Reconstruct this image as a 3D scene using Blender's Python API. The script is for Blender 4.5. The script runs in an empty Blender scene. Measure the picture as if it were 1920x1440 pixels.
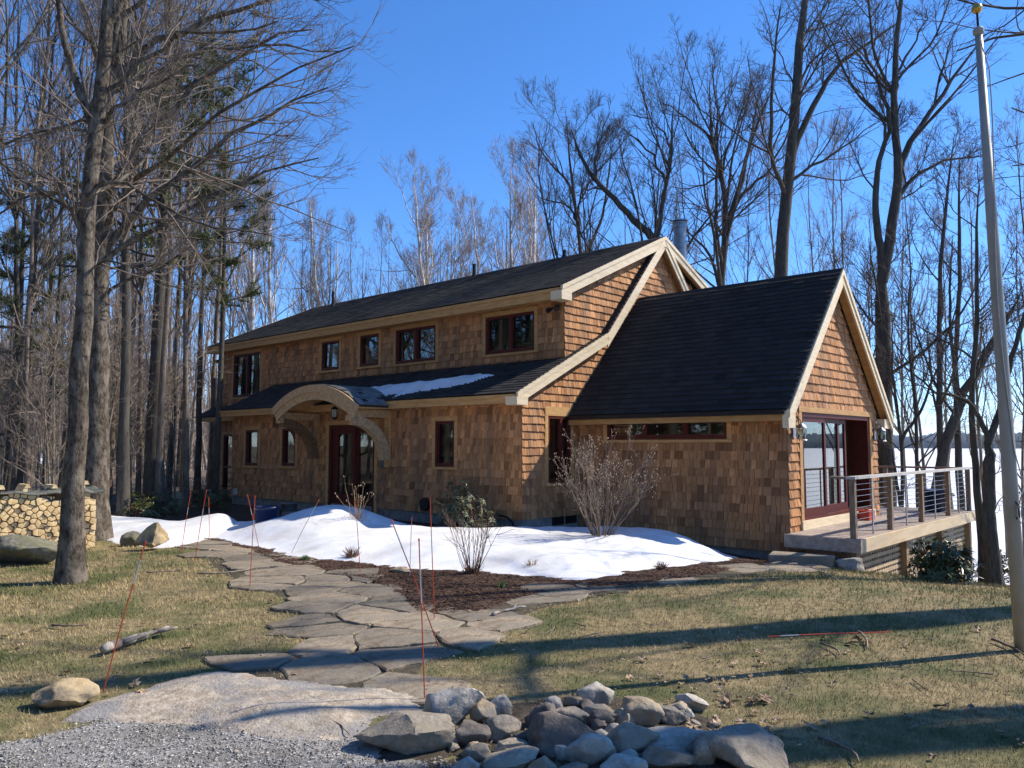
import bpy, math, random
import numpy as np
from mathutils import Vector
R = math.radians
rnd = random.Random(7)
rng = np.random.default_rng(11)
sc = bpy.context.scene
COL = sc.collection

# ------------------------------------------------------------------ camera, sky, sun, exposure
EYE = 1.7
FPX, HOR = 1490.0, 115.0                       # focal length and horizon offset for a 1920 px wide frame
PITCH = math.atan(HOR / FPX)
cam_d = bpy.data.cameras.new('camera'); cam = bpy.data.objects.new('camera', cam_d); COL.objects.link(cam)
cam.location = (0, 0, EYE); cam.rotation_euler = (R(90) + PITCH, 0, 0)
cam_d.sensor_fit = 'HORIZONTAL'; cam_d.sensor_width = 36.0; cam_d.lens = 36.0 * FPX / 1920.0
cam_d.clip_start = 0.05; cam_d.clip_end = 8000
sc.camera = cam
SUN_AZ = math.atan2(0.956, 0.29)               # from +Y (view direction) towards +X
SUN_EL = R(41.5)
w = bpy.data.worlds.new('World'); sc.world = w; w.use_nodes = True
wn = w.node_tree.nodes; wl = w.node_tree.links; wn.clear()
sky = wn.new('ShaderNodeTexSky'); sky.sky_type = 'NISHITA'; sky.sun_disc = False
sky.sun_elevation = SUN_EL; sky.sun_rotation = SUN_AZ
sky.altitude = 9000; sky.air_density = 2.4; sky.dust_density = 0.0; sky.ozone_density = 3.0
bg = wn.new('ShaderNodeBackground'); bg.inputs['Strength'].default_value = 0.15
wo = wn.new('ShaderNodeOutputWorld'); hs = wn.new('ShaderNodeHueSaturation'); hs.inputs['Saturation'].default_value = 1.22
wm = wn.new('ShaderNodeMix'); wm.data_type = 'RGBA'; wm.blend_type = 'MULTIPLY'; wm.inputs[0].default_value = 1.0; wm.inputs[7].default_value = (1.1, 1.11, 1.25, 1)   # the deep blue of a clear late-winter sky
wl.new(sky.outputs[0], hs.inputs['Color']); wl.new(hs.outputs[0], wm.inputs[6]); wl.new(wm.outputs[2], bg.inputs[0]); wl.new(bg.outputs[0], wo.inputs[0])
sun_d = bpy.data.lights.new('sun', 'SUN'); sun_d.energy = 5.0; sun_d.angle = R(0.53); sun_d.color = (1.0, 0.91, 0.775)
sun = bpy.data.objects.new('sun', sun_d); COL.objects.link(sun)
sd = Vector((math.sin(SUN_AZ) * math.cos(SUN_EL), math.cos(SUN_AZ) * math.cos(SUN_EL), math.sin(SUN_EL)))
sun.rotation_euler = sd.to_track_quat('Z', 'Y').to_euler(); sun.location = sd * 60
sc.view_settings.view_transform = 'Standard'; sc.view_settings.look = 'None'
sc.view_settings.exposure = 0.42; sc.view_settings.gamma = 1.0; sc.view_settings.use_curve_mapping = False
sc.cycles.use_denoising = True
sc.cycles.max_bounces = 7; sc.cycles.transparent_max_bounces = 10

# ------------------------------------------------------------------ helpers
A = np.array([-0.73914942, 0.67354149, 0.0]); B = np.array([0.67354149, 0.73914942, 0.0])
C0 = np.array([0.187, 15.6, 0.0])
HROT = math.atan2(-A[1], -A[0])

def smooth01(x): x = np.clip(x, 0, 1); return x * x * (3 - 2 * x)
def to_house(x, y):
    qx, qy = x - C0[0], y - C0[1]
    return -(qx * A[0] + qy * A[1]), qx * B[0] + qy * B[1]
def from_house(hx, hy):
    return C0[0] - hx * A[0] + hy * B[0], C0[1] - hx * A[1] + hy * B[1]
def ground(x, y):
    x = np.asarray(x, float); y = np.asarray(y, float)
    hx, hy = to_house(x, y)
    y0 = np.interp(hx, [-17, -5], [14.0, 0.0])
    d = np.interp(hy - y0, [-50, .3, 1.8, 2.6, 4.4, 6, 10, 15, 20, 60], [0, 0, -.17, -.38, -.7, -1.0, -1.8, -3.3, -4.4, -7])
    d = d - .16 * smooth01((hx - 1.5) / 3) * smooth01((hy + 1.6) / 2.2) * (1 - smooth01((hy - 1.5) / 4))
    n = 0.008 * np.sin(x * 1.3 + .4) * np.cos(y * 1.1) + .003 * np.sin(x * 3.1 + y * 2.3)
    return d + n
def G(px, py, z=None):
    """a point on the ground seen along a pixel's ray of the 1920x1440 photograph"""
    c, s = math.cos(PITCH), math.sin(PITCH)
    u = -(py - 720)
    r = np.array([px - 960, FPX * c - u * s, FPX * s + u * c])
    zz = 0.0 if z is None else z
    for _ in range(12):
        k = (zz - EYE) / r[2]; p = r * k
        if z is not None: break
        zz = .5 * zz + .5 * float(ground(p[0], p[1]))
    return float(p[0]), float(p[1]), float(zz)
def at_depth(px, Y):
    return (px - 960) / (FPX / math.cos(PITCH)) * Y

class MB:
    """collects faces; every face may carry a tint value"""
    def __init__(self): self.v = []; self.f = []; self.t = []
    def face(self, pts, tint=.5):
        i = len(self.v); self.v.extend([tuple(map(float, p)) for p in pts]); self.f.append(tuple(range(i, i + len(pts)))); self.t.append(tint)
    def hexa(self, p, tint=.5):
        """8 points: bottom ring 0-3 counter-clockwise seen from above, top ring 4-7"""
        i = len(self.v); self.v.extend([tuple(map(float, q)) for q in p])
        for f in ((3, 2, 1, 0), (4, 5, 6, 7), (0, 1, 5, 4), (1, 2, 6, 5), (2, 3, 7, 6), (3, 0, 4, 7)):
            self.f.append(tuple(i + k for k in f)); self.t.append(tint)
    def box(self, x0, x1, y0, y1, z0, z1, tint=.5):
        self.hexa([(x0, y0, z0), (x1, y0, z0), (x1, y1, z0), (x0, y1, z0), (x0, y0, z1), (x1, y0, z1), (x1, y1, z1), (x0, y1, z1)], tint)
    def prism(self, poly, fn, d0, d1, tint=.5):
        """polygon in (a, b) mapped by fn(a, b, depth)"""
        n = len(poly); i = len(self.v)
        self.v.extend([tuple(map(float, fn(a, b, d0))) for a, b in poly]); self.v.extend([tuple(map(float, fn(a, b, d1))) for a, b in poly])
        self.f.append(tuple(i + k for k in range(n - 1, -1, -1))); self.t.append(tint)
        self.f.append(tuple(i + n + k for k in range(n))); self.t.append(tint)
        for k in range(n):
            m = (k + 1) % n
            self.f.append((i + k, i + m, i + n + m, i + n + k)); self.t.append(tint)
    def bar(self, p, q, w, h, up=(0, 0, 1), tint=.5):
        p, q = Vector(p), Vector(q); d = (q - p).normalized(); u = Vector(up)
        s = d.cross(u).normalized(); u = s.cross(d).normalized()
        c = []
        for e in (p, q):
            for a, b in ((-1, -1), (1, -1), (1, 1), (-1, 1)): c.append(e + s * a * w / 2 + u * b * h / 2)
        self.hexa([c[0], c[1], c[2], c[3], c[4], c[5], c[6], c[7]], tint)
    def tube(self, pts, rad, k=8, tint=.5, cap=True):
        pts = [Vector(p) for p in pts]; n = len(pts)
        rad = [rad] * n if not hasattr(rad, '__len__') else rad
        t0 = (pts[-1] - pts[0]).normalized(); ref = t0.cross(Vector((.31, .77, .55))).normalized()
        i = len(self.v)
        for j in range(n):
            t = (pts[min(j + 1, n - 1)] - pts[max(j - 1, 0)]).normalized()
            a = (ref - t * ref.dot(t)).normalized(); b = t.cross(a)
            for m in range(k):
                an = 2 * math.pi * m / k
                self.v.append(tuple(pts[j] + (a * math.cos(an) + b * math.sin(an)) * rad[j]))
        for j in range(n - 1):
            for m in range(k):
                x = (m + 1) % k
                self.f.append((i + j * k + m, i + j * k + x, i + (j + 1) * k + x, i + (j + 1) * k + m)); self.t.append(tint)
        if cap:
            self.f.append(tuple(i + m for m in range(k - 1, -1, -1))); self.t.append(tint)
            self.f.append(tuple(i + (n - 1) * k + m for m in range(k))); self.t.append(tint)
    def lathe(self, prof, c=(0, 0, 0), k=20, tint=.5):
        i = len(self.v); n = len(prof)
        for r, z in prof:
            for m in range(k):
                a = 2 * math.pi * m / k; self.v.append((c[0] + r * math.cos(a), c[1] + r * math.sin(a), c[2] + z))
        for j in range(n - 1):
            for m in range(k):
                x = (m + 1) % k
                self.f.append((i + j * k + m, i + j * k + x, i + (j + 1) * k + x, i + (j + 1) * k + m)); self.t.append(tint)
        self.f.append(tuple(i + m for m in range(k - 1, -1, -1))); self.t.append(tint)
        self.f.append(tuple(i + (n - 1) * k + m for m in range(k))); self.t.append(tint)
    def mesh(self, name):
        me = bpy.data.meshes.new(name); me.from_pydata(self.v, [], self.f)
        at = me.attributes.new('tint', 'FLOAT', 'FACE'); at.data.foreach_set('value', np.array(self.t, np.float32))
        return me
    def build(self, name, m, parent=None, smooth=False):
        return put(name, self.mesh(name), m, parent, smooth)

def put(name, me, m, parent=None, smooth=False):
    if m is not None and not me.materials: me.materials.append(m)
    if smooth: me.polygons.foreach_set('use_smooth', np.ones(len(me.polygons), bool))
    o = bpy.data.objects.new(name, me); COL.objects.link(o)
    if parent: o.parent = parent
    return o
def np_mesh(name, V, F, tint=None, domain='FACE'):
    """V (n,3), F (m,k) with one k"""
    me = bpy.data.meshes.new(name); k = F.shape[1]
    me.vertices.add(len(V)); me.vertices.foreach_set('co', V.astype(np.float32).ravel())
    me.loops.add(F.size); me.loops.foreach_set('vertex_index', F.astype(np.int32).ravel())
    me.polygons.add(len(F)); me.polygons.foreach_set('loop_start', np.arange(0, F.size, k, dtype=np.int32))
    me.update(calc_edges=True)
    if tint is not None:
        at = me.attributes.new('tint', 'FLOAT', domain); at.data.foreach_set('value', np.asarray(tint, np.float32))
    return me
def tag(o, label=None, cat=None, group=None, kind=None):
    if label: o['label'] = label
    if cat: o['category'] = cat
    if group: o['group'] = group
    if kind: o['kind'] = kind
    return o
def thing(name, label, cat, loc=(0, 0, 0), rz=0, group=None):
    o = bpy.data.objects.new(name, None); COL.objects.link(o); o.empty_display_size = .2
    o.location = loc; o.rotation_euler = (0, 0, rz)
    return tag(o, label, cat, group)
def copy_tree(o, parent=None):
    c = o.copy(); COL.objects.link(c)
    if parent: c.parent = parent
    for ch in o.children: copy_tree(ch, c)
    return c
def inside(poly, x, y):
    x = np.asarray(x); y = np.asarray(y); r = np.zeros(x.shape, bool); n = len(poly)
    for i in range(n):
        x0, y0 = poly[i][:2]; x1, y1 = poly[(i + 1) % n][:2]
        c = (y0 > y) != (y1 > y)
        r ^= c & (x < (x1 - x0) * (y - y0) / ((y1 - y0) if y1 != y0 else 1e-9) + x0)
    return r
def edge_dist(poly, x, y):
    d = np.full(np.shape(x), 1e9); n = len(poly)
    for i in range(n):
        ax, ay = poly[i][:2]; bx, by = poly[(i + 1) % n][:2]
        ex, ey = bx - ax, by - ay; L = ex * ex + ey * ey + 1e-12
        t = np.clip(((x - ax) * ex + (y - ay) * ey) / L, 0, 1)
        d = np.minimum(d, np.hypot(x - ax - t * ex, y - ay - t * ey))
    return d
def vnoise(x, y, seed=0, oct=4, f=1.0):
    """cheap value noise, -1..1"""
    x = np.asarray(x, float); y = np.asarray(y, float)
    out = 0; a = 1.0; tot = 0
    for o in range(oct):
        X, Y = x * f + 17.3 * o, y * f + 9.1 * o
        xi, yi = np.floor(X).astype(int), np.floor(Y).astype(int); u, v = smooth01(X - xi), smooth01(Y - yi)
        def h(i, j):
            n = (i * 374761393 + j * 668265263 + (seed + o) * 974711) & 0x7fffffff
            n = ((n ^ (n >> 13)) * 1274126177) & 0x7fffffff
            return ((n ^ (n >> 16)) & 0xffff) / 32767.5 - 1
        out = out + a * (h(xi, yi) * (1 - u) * (1 - v) + h(xi + 1, yi) * u * (1 - v) + h(xi, yi + 1) * (1 - u) * v + h(xi + 1, yi + 1) * u * v)
        tot += a; a *= .5; f *= 2.03
    return out / tot
def voronoi(poly, seeds):
    """convex-ish polygon cells of the seeds clipped to a bounding box; poly = (x0,x1,y0,y1)"""
    x0, x1, y0, y1 = poly; cells = []
    S = np.array(seeds)
    for i, s in enumerate(S):
        c = [(x0, y0), (x1, y0), (x1, y1), (x0, y1)]
        d = np.hypot(*(S - s).T); order = np.argsort(d)[1:28]
        for j in order:
            mx, my = (s + S[j]) / 2; nx, ny = S[j] - s
            out = []
            for k in range(len(c)):
                p, q = c[k], c[(k + 1) % len(c)]
                a = (p[0] - mx) * nx + (p[1] - my) * ny; b = (q[0] - mx) * nx + (q[1] - my) * ny
                if a <= 0: out.append(p)
                if a * b < 0:
                    t = a / (a - b); out.append((p[0] + t * (q[0] - p[0]), p[1] + t * (q[1] - p[1])))
            c = out
            if len(c) < 3: break
        cells.append(c)
    return cells

# ------------------------------------------------------------------ materials
MATS = {}
def mat(name, c1, c2=None, rough=.8, scale=6.0, detail=6, bump=0.0, bscale=None, tint=None, stretch=None, rand=None, spec=.3,
        c3=None, scale3=1.2, metal=0.0, coord='Object', trans=0.0, lo=.38, hi=.62, coat=0.0):
    """noise mix of c1..c2, optional larger patches of c3, tint attribute (brightness range) or random per object"""
    if name in MATS: return MATS[name]
    m = bpy.data.materials.new(name); m.use_nodes = True; MATS[name] = m
    N, L = m.node_tree.nodes, m.node_tree.links
    b = N['Principled BSDF']; b.inputs['Roughness'].default_value = rough; b.inputs['Specular IOR Level'].default_value = spec
    b.inputs['Metallic'].default_value = metal
    if coat: b.inputs['Coat Weight'].default_value = coat
    tc = N.new('ShaderNodeTexCoord'); src = tc.outputs[coord]
    if stretch:
        mp = N.new('ShaderNodeMapping'); mp.inputs['Scale'].default_value = stretch; L.new(src, mp.inputs[0]); src = mp.outputs[0]
    def noise(s, d=detail):
        n = N.new('ShaderNodeTexNoise'); n.inputs['Scale'].default_value = s; n.inputs['Detail'].default_value = d; n.inputs['Roughness'].default_value = .62
        L.new(src, n.inputs['Vector']); return n
    def ramp(fac, a, c, p0=lo, p1=hi):
        r = N.new('ShaderNodeValToRGB'); r.color_ramp.elements[0].position = p0; r.color_ramp.elements[1].position = p1
        r.color_ramp.elements[0].color = (*a, 1); r.color_ramp.elements[1].color = (*c, 1); L.new(fac, r.inputs[0]); return r.outputs[0]
    n1 = noise(scale); col = ramp(n1.outputs['Fac'], c1, c2 or tuple(x * 1.15 for x in c1))
    def mix(a, bcol, fac, mode='MIX'):
        mx = N.new('ShaderNodeMix'); mx.data_type = 'RGBA'; mx.blend_type = mode
        if isinstance(fac, float): mx.inputs[0].default_value = fac
        else: L.new(fac, mx.inputs[0])
        L.new(a, mx.inputs[6]); 
        if isinstance(bcol, tuple): mx.inputs[7].default_value = (*bcol, 1)
        else: L.new(bcol, mx.inputs[7])
        return mx.outputs[2]
    if c3:
        n3 = noise(scale3, 4); r3 = N.new('ShaderNodeMapRange'); r3.inputs[1].default_value = .45; r3.inputs[2].default_value = .62
        L.new(n3.outputs['Fac'], r3.inputs[0]); col = mix(col, c3, r3.outputs[0])
    if tint or rand:
        if tint:
            a = N.new('ShaderNodeAttribute'); a.attribute_name = 'tint'; fac = a.outputs['Fac']; lohi = tint
        else:
            a = N.new('ShaderNodeObjectInfo'); fac = a.outputs['Random']; lohi = rand
        rr = N.new('ShaderNodeValToRGB'); rr.color_ramp.elements[0].color = (*lohi[0], 1); rr.color_ramp.elements[1].color = (*lohi[1], 1)
        L.new(fac, rr.inputs[0]); col = mix(col, rr.outputs[0], 1.0, 'MULTIPLY')
    L.new(col, b.inputs['Base Color'])
    if bump:
        nb = noise(bscale or scale * 3, 8); bp = N.new('ShaderNodeBump'); bp.inputs['Strength'].default_value = bump; bp.inputs['Distance'].default_value = .02
        L.new(nb.outputs['Fac'], bp.inputs['Height']); L.new(bp.outputs[0], b.inputs['Normal'])
    return m
SHINGLE = mat('cedar_shingle', (.40, .19, .078), (.60, .315, .138), .82, 5, bump=.25, stretch=(9, 9, .7), bscale=14, tint=((.52, .46, .42), (1.36, 1.33, 1.3)), c3=(.37, .205, .105), scale3=.35)
ROOF = mat('asphalt_roof', (.024, .0225, .021), (.05, .047, .044), .92, 60, bump=.4, bscale=260, tint=((.55, .55, .56), (1.5, 1.5, 1.5)), spec=.2)
TRIM = mat('cedar_trim', (.48, .27, .10), (.62, .37, .155), .7, 4, bump=.08, stretch=(1, 1, 6), rand=((.85, .84, .82), (1.12, 1.1, 1.08)))
PALE = mat('pale_pine_trim', (.72, .58, .38), (.84, .71, .50), .65, 3, bump=.06, stretch=(8, 1, 8), rand=((.93, .92, .9), (1.05, 1.05, 1.05)))
SHADETIMBER = mat('shaded_bracket_timber', (.15, .078, .036), (.25, .14, .07), .75, 5, bump=.15, stretch=(3, 3, 3))  # porch timber with the left bracket's shade put into its colour
TIMBER = mat('porch_timber', (.42, .265, .135), (.60, .40, .22), .75, 5, bump=.12, stretch=(3, 3, 3))
REDWOOD = mat('red_frame_paint', (.085, .013, .008), (.115, .018, .011), .55, 8, spec=.22)
CONCRETE = mat('foundation_concrete', (.20, .195, .185), (.3, .29, .27), .92, 7, bump=.2)
INSIDE = mat('interior_plaster', (.22, .19, .15), (.26, .22, .18), .9, 3)
FLOOR_IN = mat('interior_floor', (.2, .12, .07), (.28, .17, .09), .5, 4)
CURTAIN = mat('green_curtain', (.22, .42, .34), (.30, .52, .42), .9, 5)
DARKMETAL = mat('dark_metal', (.02, .019, .018), (.035, .033, .03), .5, 10, metal=.6)
STEEL = mat('grey_steel', (.22, .22, .23), (.32, .32, .33), .38, 8, metal=.9)
DECK = mat('weathered_deck', (.30, .245, .205), (.44, .37, .32), .85, 5, bump=.15, stretch=(2, 2, 2), rand=((.8, .8, .8), (1.12, 1.1, 1.08)))
DECKRIM = mat('deck_rim_wood', (.60, .45, .27), (.76, .60, .39), .8, 3, bump=.1, stretch=(3, .6, 5), c3=(.56, .44, .30), scale3=1.5)
POSTWOOD = mat('post_wood', (.20, .145, .10), (.32, .235, .165), .85, 5, bump=.15, stretch=(4, 4, 1))
LATTICE = mat('lattice_wood', (.42, .32, .2), (.56, .44, .29), .85, 5, rand=((.75, .74, .72), (1.1, 1.1, 1.1)))
BLUE = mat('blue_plastic', (.006, .014, .06), (.009, .018, .08), .35, 5, spec=.5)
SNOW = mat('snow', (.76, .77, .785), (.84, .845, .855), .6, 3, bump=.5, bscale=7, spec=.3, c3=(.70, .69, .665), scale3=1.4)
LAKE_SNOW = mat('lake_snow', (.74, .75, .77), (.84, .85, .87), .7, .09, bump=.1, bscale=.8)
STONE = mat('flagstone', (.17, .138, .10), (.32, .268, .20), .9, 7, bump=.8, bscale=18, rand=((.68, .68, .68), (1.3, 1.24, 1.15)), c3=(.22, .195, .155), scale3=3.5, coord='Object')
LEDGE = mat('granite_ledge', (.34, .275, .20), (.56, .47, .36), .9, 14, bump=.9, bscale=35, c3=(.29, .275, .255), scale3=2.0)
ROCKS = [mat('field_rock_grey', (.18, .165, .14), (.33, .30, .255), .88, 26, bump=.9, bscale=14, rand=((.85, .82, .78), (1.55, 1.42, 1.25)), c3=(.24, .215, .17), scale3=5, lo=.34, hi=.66),
         mat('field_rock_tan', (.30, .22, .13), (.44, .35, .23), .88, 26, bump=.9, bscale=14, rand=((.85, .83, .8), (1.15, 1.15, 1.15)), c3=(.28, .25, .2), scale3=5, lo=.34, hi=.66),
         mat('field_rock_pale', (.38, .34, .28), (.56, .51, .43), .88, 26, bump=.9, bscale=14, rand=((.8, .8, .8), (1.12, 1.12, 1.12)), c3=(.3, .27, .22), scale3=5, lo=.34, hi=.66),
         mat('field_rock_dark', (.10, .085, .07), (.21, .18, .15), .88, 26, bump=.9, bscale=14, rand=((.8, .8, .82), (1.2, 1.15, 1.1)), c3=(.13, .12, .105), scale3=5, lo=.34, hi=.66)]
MOSSY = mat('mossy_boulder', (.13, .12, .09), (.27, .245, .195), .9, 16, bump=.9, bscale=14, c3=(.14, .14, .075), scale3=4.5)
TANROCK = mat('tan_rock', (.40, .29, .15), (.56, .43, .25), .9, 7, bump=.7, bscale=18, c3=(.2, .16, .11), scale3=4)
LAWN = mat('lawn_soil', (.17, .135, .067), (.31, .24, .125), .95, 9, bump=.5, bscale=60, c3=(.105, .11, .042), scale3=1.0, coord='Object')
BLADE = mat('grass_blades', (.30, .24, .115), (.47, .375, .2), .85, 2.2, c3=(.12, .145, .048), scale3=1.0, tint=((.5, .52, .45), (1.6, 1.5, 1.4)), spec=.2)
MULCH = mat('bark_mulch', (.05, .028, .018), (.115, .066, .042), .95, 30, bump=.8, bscale=70)
CHIP = mat('mulch_chips', (.055, .03, .02), (.13, .075, .05), .95, 9, tint=((.5, .5, .5), (1.7, 1.6, 1.5)))
GRAVEL = mat('gravel_fines', (.30, .285, .26), (.46, .44, .41), .95, 40, bump=.8, bscale=160, c3=(.25, .235, .205), scale3=1.5)
PEBBLE = mat('gravel_stones', (.36, .345, .32), (.54, .52, .49), .9, 14, tint=((.5, .5, .5), (1.45, 1.45, 1.45)))
BARK = mat('grey_bark', (.10, .078, .056), (.27, .22, .17), .95, 5, bump=1, bscale=7, stretch=(6, 6, 2.4), c3=(.33, .29, .235), scale3=1.3)
BARKDARK = mat('dark_bark', (.045, .037, .030), (.115, .098, .082), .95, 7, bump=.9, bscale=9, stretch=(5, 5, .9), c3=(.10, .095, .075), scale3=1.5)
BARKMAPLE = mat('maple_bark', (.035, .026, .019), (.12, .094, .068), .95, 6, bump=1, bscale=8, stretch=(5, 5, 2.4), c3=(.20, .168, .128), scale3=1.8)
BARKBROWN = mat('brown_bark', (.09, .066, .048), (.21, .165, .125), .95, 5, bump=.8, bscale=7, stretch=(6, 6, 2), c3=(.26, .215, .17), scale3=1.1)
TWIGMAPLE = mat('maple_twigs', (.15, .118, .092), (.25, .2, .16), .85, 2)
TWIG = mat('grey_twigs', (.20, .158, .125), (.31, .25, .2), .85, 2)
TWIGDARK = mat('dark_twigs', (.07, .055, .046), (.115, .093, .08), .85, 2)
BIRCH = mat('birch_bark', (.72, .69, .64), (.84, .81, .76), .8, 6, c3=(.42, .38, .33), scale3=1.4, stretch=(1, 1, 3))
TWIGBIRCH = mat('birch_twigs', (.24, .18, .145), (.38, .31, .265), .85, 2)
NEEDLE = mat('pine_needles', (.05, .072, .02), (.10, .125, .036), .7, 1.5, tint=((.6, .62, .5), (1.7, 1.55, 1.4)), spec=.3)
LEAF = mat('rhododendron_leaf', (.034, .05, .014), (.075, .09, .026), .35, 3, tint=((.6, .6, .5), (1.7, 1.5, 1.2)), spec=.5)
LEAFGREY = mat('andromeda_leaf', (.085, .10, .05), (.15, .165, .09), .5, 3, tint=((.6, .6, .6), (1.6, 1.5, 1.5)), spec=.4)
STRAW = mat('straw_stems', (.34, .235, .12), (.5, .37, .21), .85, 5, tint=((.6, .55, .5), (1.3, 1.3, 1.3)))
STEM = mat('brown_stems', (.13, .075, .05), (.22, .13, .09), .85, 5, tint=((.6, .55, .5), (1.5, 1.4, 1.3)))
SHRUBTWIG = mat('shrub_twigs', (.16, .115, .085), (.26, .195, .15), .8, 3)
ORANGE = mat('orange_fiberglass', (.48, .055, .018), (.58, .075, .022), .4, 4, spec=.5)
SILVER = mat('reflective_band', (.42, .41, .39), (.5, .49, .47), .35, 4, metal=.3)
WOODEND = mat('split_wood', (.76, .58, .31), (.88, .72, .45), .8, 18, bump=.25, bscale=60, rand=((.82, .78, .72), (1.08, 1.08, 1.06)), c3=(.66, .47, .24), scale3=7)
TARP = mat('camouflage_tarp', (.03, .045, .035), (.10, .115, .095), .5, 9, c3=(.15, .135, .11), scale3=5, bump=.3)
POLEPAINT = mat('pole_paint', (.34, .315, .265), (.40, .37, .315), .45, 4, spec=.4)
BRASS = mat('gold_finial', (.55, .34, .08), (.62, .4, .1), .3, 4, metal=.8)
ROPE = mat('halyard_rope', (.30, .28, .25), (.4, .38, .34), .9, 40)
DEADLEAF = mat('dead_leaf', (.26, .175, .10), (.42, .31, .2), .8, 20, rand=((.7, .66, .62), (1.35, 1.35, 1.35)))
STICK = mat('fallen_wood', (.13, .10, .075), (.26, .21, .165), .9, 14, bump=.5, rand=((.6, .6, .6), (1.4, 1.4, 1.4)))
FARWOOD = mat('far_forest', (.010, .016, .013), (.024, .03, .022), .95, .06, stretch=(1, 1, .4), bump=1, bscale=.2)
LITTER = mat('forest_floor', (.11, .075, .05), (.20, .145, .095), .95, 5, bump=.6, bscale=30)
GREENPLANT = mat('groundcover', (.10, .14, .05), (.2, .24, .1), .8, 9, tint=((.7, .7, .6), (1.4, 1.4, 1.2)))
LAMPGLASS = mat('lamp_glass', (.5, .5, .48), (.55, .55, .53), .1, 4, spec=.8)

def glass(name, tintc, refl):
    m = bpy.data.materials.new(name); m.use_nodes = True; N, L = m.node_tree.nodes, m.node_tree.links; N.remove(N['Principled BSDF'])
    o = N['Material Output']; tr = N.new('ShaderNodeBsdfTransparent'); tr.inputs[0].default_value = (*tintc, 1)
    gl = N.new('ShaderNodeBsdfGlossy'); gl.inputs['Roughness'].default_value = .004; gl.inputs['Color'].default_value = (.93, .96, .95, 1)
    fr = N.new('ShaderNodeFresnel'); fr.inputs['IOR'].default_value = 1.52
    mt = N.new('ShaderNodeMath'); mt.operation = 'MULTIPLY'; mt.inputs[1].default_value = refl; mt.use_clamp = True; L.new(fr.outputs[0], mt.inputs[0])
    mx = N.new('ShaderNodeMixShader'); L.new(mt.outputs[0], mx.inputs[0]); L.new(tr.outputs[0], mx.inputs[1]); L.new(gl.outputs[0], mx.inputs[2]); L.new(mx.outputs[0], o.inputs[0])
    return m
GLASS = glass('window_glass', (.52, .55, .54), 2.1)        # double glazing: four reflecting faces

# ------------------------------------------------------------------ ground, lake, far shore
GP = lambda *pts: [G(*p)[:2] for p in pts]
PATH = GP((385, 1268), (560, 1215), (590, 1160), (560, 1135), (480, 1105), (410, 1075), (372, 1045), (385, 1022), (400, 1008), (480, 1008), (470, 1022), (478, 1036), (520, 1050), (600, 1068), (690, 1080), (755, 1110), (785, 1150), (800, 1166), (845, 1160), (905, 1140), (935, 1160), (925, 1190), (850, 1205), (795, 1215), (795, 1262), (790, 1300), (620, 1285))
BRANCH = GP((845, 1168), (905, 1142), (960, 1122), (1015, 1106), (1090, 1098), (1180, 1092), (1250, 1082), (1340, 1072), (1420, 1062), (1540, 1052), (1540, 1066), (1460, 1074), (1340, 1088), (1260, 1094), (1180, 1106), (1090, 1124), (1000, 1140), (935, 1172), (900, 1192))
BED = GP((470, 1033), (520, 1055), (690, 1088), (755, 1118), (800, 1172), (845, 1168), (905, 1146), (1015, 1112), (1180, 1098), (1340, 1078), (1560, 1058)) + [from_house(4.7, 1.0), from_house(4.6, 1.9), from_house(-.05, 1.9), from_house(-.05, 0.05), from_house(-11.2, 0.05), from_house(-10.5, -2.2), from_house(-8.2, -4.2)]
DRIVE = GP((-900, 1395), (0, 1396), (90, 1376), (180, 1350), (330, 1345), (480, 1360), (640, 1370), (735, 1392), (900, 1470)) + [(1.4, 1.0), (5, -6), (-30, -6), (-30, 4.0)]
LEDGEP = GP((120, 1352), (170, 1318), (260, 1300), (330, 1278), (420, 1262), (520, 1275), (640, 1288), (780, 1308), (790, 1335), (720, 1352), (690, 1385), (600, 1392), (500, 1384), (400, 1362), (280, 1358), (190, 1352))

def grid_axis(segs):
    out = []
    for a, b, n in segs: out += list(np.linspace(a, b, n, endpoint=False))
    return np.array(out + [segs[-1][1]])
gx = grid_axis([(-900, -120, 12), (-120, -30, 22), (-30, 30, 120), (30, 90, 30), (90, 900, 14)])
gy = grid_axis([(-600, -60, 10), (-60, 0, 20), (0, 40, 90), (40, 140, 34), (140, 700, 12)])
XX, YY = np.meshgrid(gx, gy)
ZZ = ground(XX, YY)
V = np.stack([XX, YY, ZZ], -1).reshape(-1, 3); nx = len(gx)
ii = (np.arange(len(gy) - 1)[:, None] * nx + np.arange(nx - 1)[None]).ravel()
go = put('ground', np_mesh('ground', V, np.stack([ii, ii + 1, ii + 1 + nx, ii + nx], 1)), LAWN, smooth=True); tag(go, kind='structure')

def sheet(name, poly, off, m, step=.12, edge=.0, hfun=None):
    """a sheet over the ground inside a polygon, its rim pulled under the surface below"""
    P = np.array(poly); x0, y0 = P.min(0) - step; x1, y1 = P.max(0) + step
    xs = np.arange(x0, x1, step); ys = np.arange(y0, y1, step); X, Y = np.meshgrid(xs, ys)
    ins = inside(poly, X, Y); ed = edge_dist(poly, X, Y); sgn = np.where(ins, ed, -ed)
    Z = ground(X, Y) + off + np.minimum(0, sgn) * .25 + (hfun(X, Y, np.maximum(sgn, 0)) if hfun else 0)
    keep = sgn > -step * 1.2; n = len(xs)
    k = (np.arange(len(ys) - 1)[:, None] * n + np.arange(n - 1)[None]).ravel(); kf = keep.ravel()
    F = np.stack([k, k + 1, k + 1 + n, k + n], 1); F = F[kf[F].all(1)]
    us = np.unique(F); mp = -np.ones(X.size, int); mp[us] = np.arange(len(us))
    V = np.stack([X, Y, Z], -1).reshape(-1, 3)[us]
    return put(name, np_mesh(name, V, mp[F]), m, smooth=True)
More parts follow.
